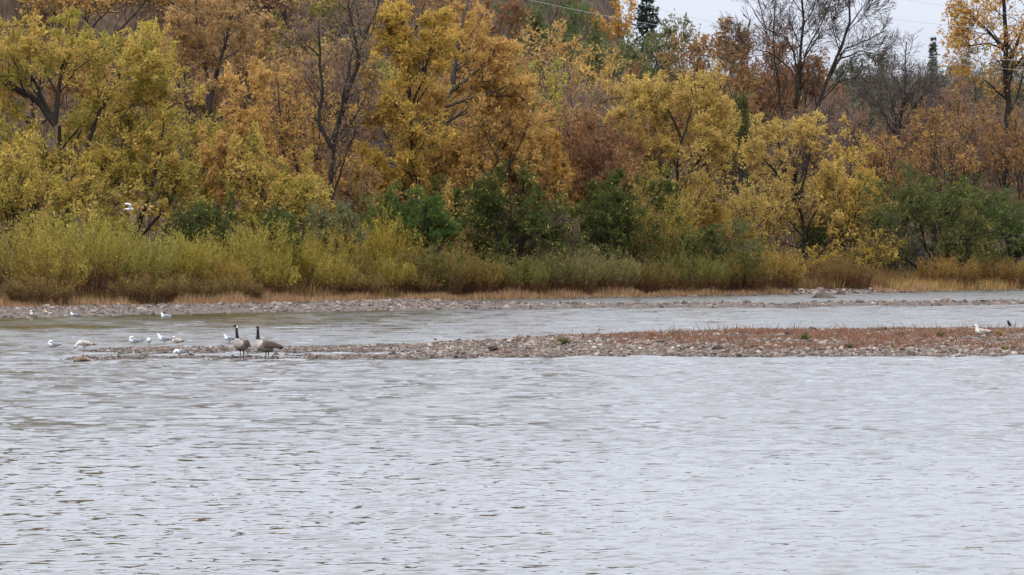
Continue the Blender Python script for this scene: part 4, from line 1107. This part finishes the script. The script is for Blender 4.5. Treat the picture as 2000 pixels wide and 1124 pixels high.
tuft('green leafy tuft where the bare stones give way to red weeds', 1101, 672, 13, 17, (.105, .115, .04), 701)
tuft('green upright tuft on the bar below the large boulder', 1571, 665, 15, 12, (.10, .105, .04), 702)
tuft('pale olive tuft on the bar amid the tallest red weeds', 1836, 660, 13, 20, (.17, .145, .06), 703)
tuft('small green tuft near the stony front edge of the bar', 1658, 682, 8, 12, (.10, .105, .04), 704, 40)
tuft('dry brown seed stalks on the back edge of the bar above the bare stones', 1012, 668, 15, 12, (.30, .22, .15), 705, 16)
tuft('rusty stalk tuft on the back of the bar beside the green leafy tuft', 1272, 660, 14, 16, (.30, .16, .10), 706, 30)
tuft('thin dark stalks on the back of the bar above the green upright tuft', 1538, 657, 9, 6, (.07, .06, .05), 707, 8)
tuft('olive tuft at the back of the bar behind the resting gull', 1950, 655, 9, 16, (.26, .20, .08), 708)
tuft('brown stalk tuft standing tall on the bar between the two green tufts', 1760, 655, 12, 14, (.27, .17, .10), 709, 26)
tuft('low olive tuft near the edge of the bar by the purplish rock', 1962, 684, 8, 16, (.24, .19, .08), 710, 40)

# ------------------------------------------------------------------ birds
def catmull(P, n):
    P = np.asarray(P, float); m = len(P)
    Q = np.vstack([2 * P[0] - P[1], P, 2 * P[-1] - P[-2]])
    t = np.linspace(0, m - 1, n); i = np.minimum(t.astype(int), m - 2); f = (t - i)[:, None]
    a, b, c, d = Q[i], Q[i + 1], Q[i + 2], Q[i + 3]
    return .5 * (2 * b + (c - a) * f + (2 * a - 5 * b + 4 * c - d) * f ** 2 + (3 * b - a - 3 * c + d) * f ** 3), t

def loft(path, hw, hh, colour, nr=44, sides=14, side0=(0, 1, 0)):
    """one closed swept surface; colour(t, upness, sideways) -> rgb"""
    path = np.array([(p[0], p[1], p[2]) if len(p) == 3 else (p[0], 0, p[1]) for p in path], float)
    P, t = catmull(path, nr)
    W = np.interp(t, np.arange(len(hw)), hw); Hh = np.interp(t, np.arange(len(hh)), hh)
    W = np.convolve(np.pad(W, 1, 'edge'), [.25, .5, .25], 'valid'); Hh = np.convolve(np.pad(Hh, 1, 'edge'), [.25, .5, .25], 'valid')
    T = np.gradient(P, axis=0); T /= np.linalg.norm(T, axis=1, keepdims=True)
    S = np.empty_like(P); s = np.array(side0, float)
    for i in range(nr):
        s = s - T[i] * (s @ T[i]); s /= np.linalg.norm(s); S[i] = s
    U = np.cross(T, S)
    th = np.arange(sides) * 2 * np.pi / sides
    V = P[:, None] + S[:, None] * (np.cos(th)[None, :, None] * W[:, None, None]) + U[:, None] * (np.sin(th)[None, :, None] * Hh[:, None, None])
    idx = np.arange(nr * sides).reshape(nr, sides)
    Q = np.stack([idx[:-1], np.roll(idx[:-1], -1, 1), np.roll(idx[1:], -1, 1), idx[1:]], -1).reshape(-1, 4)
    tq = np.repeat((t[:-1] + t[1:]) / 2, sides); thq = np.tile(th + np.pi / sides, nr - 1)
    up = np.sin(thq); lat = np.cos(thq)
    C = np.array([colour(a, b, c) for a, b, c in zip(tq, up, lat)])
    V = np.vstack([V.reshape(-1, 3), P[0], P[-1]])
    n0 = nr * sides
    caps = np.array([(n0, idx[0, (i + 1) % sides], idx[0, i]) for i in range(sides)] + [(n0 + 1, idx[-1, i], idx[-1, (i + 1) % sides]) for i in range(sides)])
    cc = np.array([colour(0, 0, 0)] * sides + [colour(len(path) - 1, 0, 0)] * sides)
    return V, Q, caps, C, cc

def loft_obj(name, parent, path, hw, hh, colour, **k):
    V, Q, caps, C, cc = loft(path, hw, hh, colour, **k)
    return link(name, make_mesh(name, V, [Q, caps], [M_FEATHER], np.concatenate([C, cc]), None, True), parent)

def bird_leg(parent, x, y, top, col, r, foot):
    s = Soup()
    s.add(*tubes(np.array([[(x - .01, y, top), (x - .012, y, top * .55), (x, y, .01)]]), np.array([[r * 1.9, r, r]]), 7))
    f = foot
    V = np.array([(x - f * .25, y, .004), (x + f, y - f * .55, .003), (x + f * 1.15, y, .006), (x + f, y + f * .55, .003), (x, y, .022), (x + f * .6, y, .016)])
    s.add(V, np.array([(0, 1, 5), (1, 2, 5), (2, 3, 5), (3, 0, 5), (0, 5, 4)]))
    me = s.mesh('leg', [M_FEATHER])
    a = me.attributes['tone']; c = np.ones((len(me.polygons), 4), np.float32); c[:, :3] = col; a.data.foreach_set('color', c.ravel())
    link('leg', me, parent)

BLACK = (.010, .009, .009); GBROWN = (.07, .05, .039); GPALE = (.22, .185, .16); GFLANK = (.155, .122, .10); WHITE = (.78, .78, .77)
def goose(label, px, py, heading, neck, seed, scale=1.0):
    p = settle(px, py)
    root = thing('goose', label, 'goose', tuple(p), math.radians(heading), 'pair of geese on the gravel bar')
    root.scale = (scale,) * 3
    path = [(-.44, .30), (-.34, .325), (-.20, .345), (-.02, .365), (.14, .405), (.205, .50)] + neck
    hw = [.03, .075, .125, .155, .145, .085, .045, .037, .034, .037, .040, .022, .012]
    hh = [.012, .06, .125, .165, .165, .10, .05, .040, .036, .038, .040, .020, .007]
    def colour(t, up, lat):
        if t > 10.45: return (.02, .02, .02)
        if 8.6 < t < 9.45 and up < .05 and abs(lat) > .35: return (.55, .54, .52)
        if t > 5.55: return BLACK
        if t < .75: return BLACK
        if t < 1.9 and up < -.1: return WHITE
        if up > .55 and t < 4.4: return GBROWN
        if t > 4.1: return (.31, .275, .245)
        return GPALE if up < -.55 and t > 3 else GFLANK
    loft_obj('body', root, path, hw, hh, colour, nr=72, sides=18)
    for sgn in (1, -1):
        def wc(t, up, lat):
            return (.035, .028, .024) if t > 3.4 else ((.075, .05, .036) if t > 1 else (.10, .07, .05))
        loft_obj('wing', root, [(.10, sgn * .115, .43), (.02, sgn * .142, .425), (-.14, sgn * .128, .41), (-.32, sgn * .07, .375), (-.44, sgn * .03, .345), (-.52, sgn * .012, .325)],
                 [.02, .032, .034, .028, .016, .005], [.04, .10, .105, .075, .035, .006], wc, nr=30, sides=12)
        bird_leg(root, -.03 + .035 * sgn, sgn * .07, .24, (.02, .018, .016), .011, .075)

NECK_UP = [(.225, .61), (.215, .70), (.212, .79), (.23, .868), (.268, .893), (.305, .885), (.345, .868)]
NECK_FACE = [(.215, .61), (.215, .71), (.217, .80), (.222, .015, .878), (.225, .055, .905), (.225, .09, .893), (.225, .128, .877)]
NECK_ALERT = [(.215, .60), (.245, .69), (.25, .79), (.225, .865), (.255, .905), (.29, .905), (.33, .895)]
NECK_TURN = [(.215, .60), (.238, .69), (.242, -.005, .79), (.226, -.012, .865), (.24, -.05, .903), (.25, -.088, .903), (.262, -.128, .893)]
goose('goose turned towards the viewer with head tilted, nearer the gulls', 471, 700, 243, NECK_TURN, 1, 1.08)
goose('goose in side view facing the viewer with straight black neck', 519, 703, 184, NECK_FACE, 2, 1.08)

GW = (.56, .57, .58); GG = (.24, .255, .28); GB = (.03, .03, .032)
IW = (.52, .47, .42); IG = (.33, .285, .25); IB = (.07, .055, .045)
NECKS = {
    'stand': [(.135, .29), (.15, .335), (.175, .347), (.205, .340), (.245, .330)],
    'preen': [(.125, .29), (.11, .025, .335), (.07, .045, .338), (.04, .065, .318), (.015, .08, .285)],
    'feed':  [(.16, .205), (.19, .165), (.215, .125), (.232, .095), (.245, .055)],
    'down':  [(.15, .265), (.19, .255), (.225, .225), (.25, .195), (.265, .16)],
    'rest':  [(.115, .30), (.125, .355), (.155, .372), (.185, .362), (.22, .350)],
    'tuck':  [(.115, .285), (.125, .315), (.15, .322), (.178, .315), (.205, .305)],
}
def gull(label, px, py, heading, pose, young=False, drop=0.0, scale=1.0, legs=True, group='gulls on the gravel bars', shade=1.0, tilt=0.0):
    p = settle(px, py); p[2] -= drop * scale
    root = thing('gull', label, 'gull', tuple(p), math.radians(heading), group)
    root.scale = (scale,) * 3
    root.rotation_euler = (0, math.radians(tilt), math.radians(heading))
    wht, gry, blk = (IW, IG, IB) if young else (GW, GG, GB)
    rg = np.random.default_rng(int(px))
    path = [(-.25, .205), (-.16, .222), (-.04, .225), (.085, .24)] + NECKS[pose]
    hw = [.035, .052, .076, .070, .043, .036, .037, .014, .004]
    hh = [.010, .040, .080, .072, .046, .035, .038, .015, .005]
    def colour(t, up, lat):
        if t > 6.75: return (.42, .33, .10) if not young else (.06, .045, .04)
        if t < .4: return wht if not young else blk
        c = np.array(wht)
        if up > .5 and .5 < t < 3.1: c = np.array(gry)
        if young: c = c * math.exp(rg.normal(0, .22))
        return c
    loft_obj('body', root, path, hw, hh, colour, nr=54, sides=14)
    for sgn in (1, -1):
        def wc(t, up, lat):
            if t > 3.5: return blk
            c = np.array(gry)
            return c * math.exp(rg.normal(0, .25)) if young else c
        loft_obj('wing', root, [(.075, sgn * .055, .255), (.02, sgn * .072, .255), (-.09, sgn * .064, .243), (-.19, sgn * .04, .232), (-.26, sgn * .02, .225), (-.32, sgn * .012, .222)],
                 [.010, .018, .020, .016, .010, .003], [.02, .050, .052, .036, .018, .004], wc, nr=24, sides=10)
        if legs:
            bird_leg(root, .0 + .015 * sgn, sgn * .03, .16, (.30, .26, .12) if not young else (.25, .19, .16), .006, .04)
    return root

gull('white gull preening in the shallows, farthest from the geese', 103, 686, 215, 'preen', scale=1.02, drop=.03)
gull('mottled brown young gull bending down on the driftwood stump', 163, 697, 182, 'feed', True, scale=1.18, drop=-.12, tilt=-4)
gull('white gull with tucked head, first in the row on the upper stones', 262, 680, 200, 'preen', scale=1.05)
gull('white gull facing the viewer with bowed head between two side-on gulls', 291, 679, 268, 'down', scale=1.05)
gull('white gull standing tall in side view with black wing tips', 320, 677, 183, 'stand', scale=1.12)
gull('grey brown young gull facing away beside the tall standing gull', 345, 679, 150, 'preen', True, scale=1.0)
gull('white gull feeding on the lower stones nearest the water', 350, 699, 235, 'down', scale=1.0, drop=.05)
gull('white gull resting right behind the first goose', 447, 671, 192, 'tuck', scale=1.02, drop=.06)
gull('white gull standing upright on the far beach', 62, 622, 262, 'rest', scale=1.0, drop=.05)
gull('small white gull sitting on the far beach beyond the upright one', 144, 616, 200, 'tuck', scale=.9, drop=.14, legs=False)
gull('white gull swimming low on the brown water before the far beach', 323, 620, 180, 'tuck', scale=1.15, drop=.185, legs=False)
gull('tiny white gull sitting on the gravel strip below the large boulder', 1611, 597, 185, 'tuck', scale=.8, drop=.13, legs=False)
gull('speckled pale gull lying among the red weeds with raised head', 1917, 661, 186, 'rest', True, scale=1.3, drop=.10, legs=False)

def flying_gull():
    D = 215.0; p = at(252, 409, D)
    root = thing('gull', 'white gull flying with one wing raised before the cottonwood', 'gull', tuple(p), math.radians(4))
    root.scale = (.82,) * 3
    path = [(-.24, .0), (-.15, .004), (-.03, .0), (.09, .008), (.15, .018), (.19, .022), (.22, .015), (.255, .004)]
    def colour(t, up, lat):
        return (.45, .36, .12) if t > 6.2 else ((.42, .44, .47) if (up > .75 and 1 < t < 3.4) else GW)
    loft_obj('body', root, path, [.05, .05, .07, .062, .04, .036, .015, .004], [.008, .035, .062, .056, .038, .035, .015, .004], colour, nr=44, sides=12)
    for sgn, rise in ((1, .24), (-1, .20)):
        def wc(t, up, lat):
            return GB if t > 3.6 else (.62, .63, .65)
        loft_obj('wing', root, [(.05, sgn * .04, .03), (.045, sgn * .13, .03 + rise * .5), (0, sgn * .21, .03 + rise * .92), (-.14, sgn * .27, .02 + rise * 1.1), (-.27, sgn * .31, rise * 1.12)],
                 [.075, .078, .07, .045, .006], [.014, .012, .010, .007, .003], wc, nr=28, sides=10, side0=(1, 0, 0))
flying_gull()

def black_bird():
    ds = np.arange(160, 190, .25); xs = (1969 - 1000.) / FPX * ds
    i = int(np.argmin((CAMH - bar_a(xs, ds)) / ds)); p = np.array([xs[i], ds[i] - .3, float(bar_a(xs[i], ds[i]))])      # the crest of the bar
    py = HORIZON + (CAMH - p[2] - .06) / p[1] * FPX
    boulder('flat dark rock under the perched black bird', 1969, py, 11, 5, M_ROCK_DARK, 620, 'rock', 'rock')
    root = thing('black_bird', 'small black bird perched upright on a dark rock by the water', 'bird', (p[0], p[1], p[2] + .085), math.radians(200))
    path = [(-.10, .03), (-.06, .06), (-.015, .11), (.015, .165), (.022, .20), (.045, .215), (.065, .21), (.09, .202)]
    loft_obj('body', root, path, [.012, .03, .048, .045, .03, .026, .010, .003], [.006, .02, .045, .045, .03, .026, .010, .003], lambda t, u, l: BLACK, nr=36, sides=12)
    for sgn in (1, -1):
        loft_obj('wing', root, [(.01, sgn * .035, .165), (-.02, sgn * .042, .12), (-.06, sgn * .03, .07), (-.10, sgn * .015, .03)], [.006, .010, .009, .003], [.02, .035, .024, .005], lambda t, u, l: (.016, .015, .016), nr=16, sides=8)
        bird_leg(root, -.005, sgn * .018, .06, BLACK, .004, .02)
black_bird()

# ------------------------------------------------------------------ overhead cables
def cable(label, pts, D, r=.010):
    p = np.array(pts, float); w3 = at(p[:, 0], p[:, 1], D)
    q = np.polyfit(w3[:, 0], w3[:, 2], 2)
    xs = np.linspace(w3[0, 0] - 25, w3[-1, 0] + 25, 40)
    P = np.stack([xs, np.full(40, D), np.polyval(q, xs)], 1)[None]
    s = Soup(); s.add(*tubes(P, np.full((1, 40), r), 6))
    tag(link('power_cable', s.mesh('power_cable', [M_CABLE], True)), label, 'cable', 'overhead cables')

cable('lowest power cable crossing before the green pines', [(1040, 0), (1240, 45), (1560, 88), (1880, 112), (2000, 120)], 346)
cable('power cable running just under the dark spruce spire', [(1225, 3), (1400, 45), (1700, 104), (1935, 132), (2000, 138)], 349)
cable('power cable crossing the open sky at the golden cottonwood', [(1600, 20), (1740, 38), (1900, 54), (2000, 63)], 347)
cable('highest power cable cutting the top corner of the sky', [(1650, -22), (1770, 0), (1850, 12), (2000, 30)], 348)
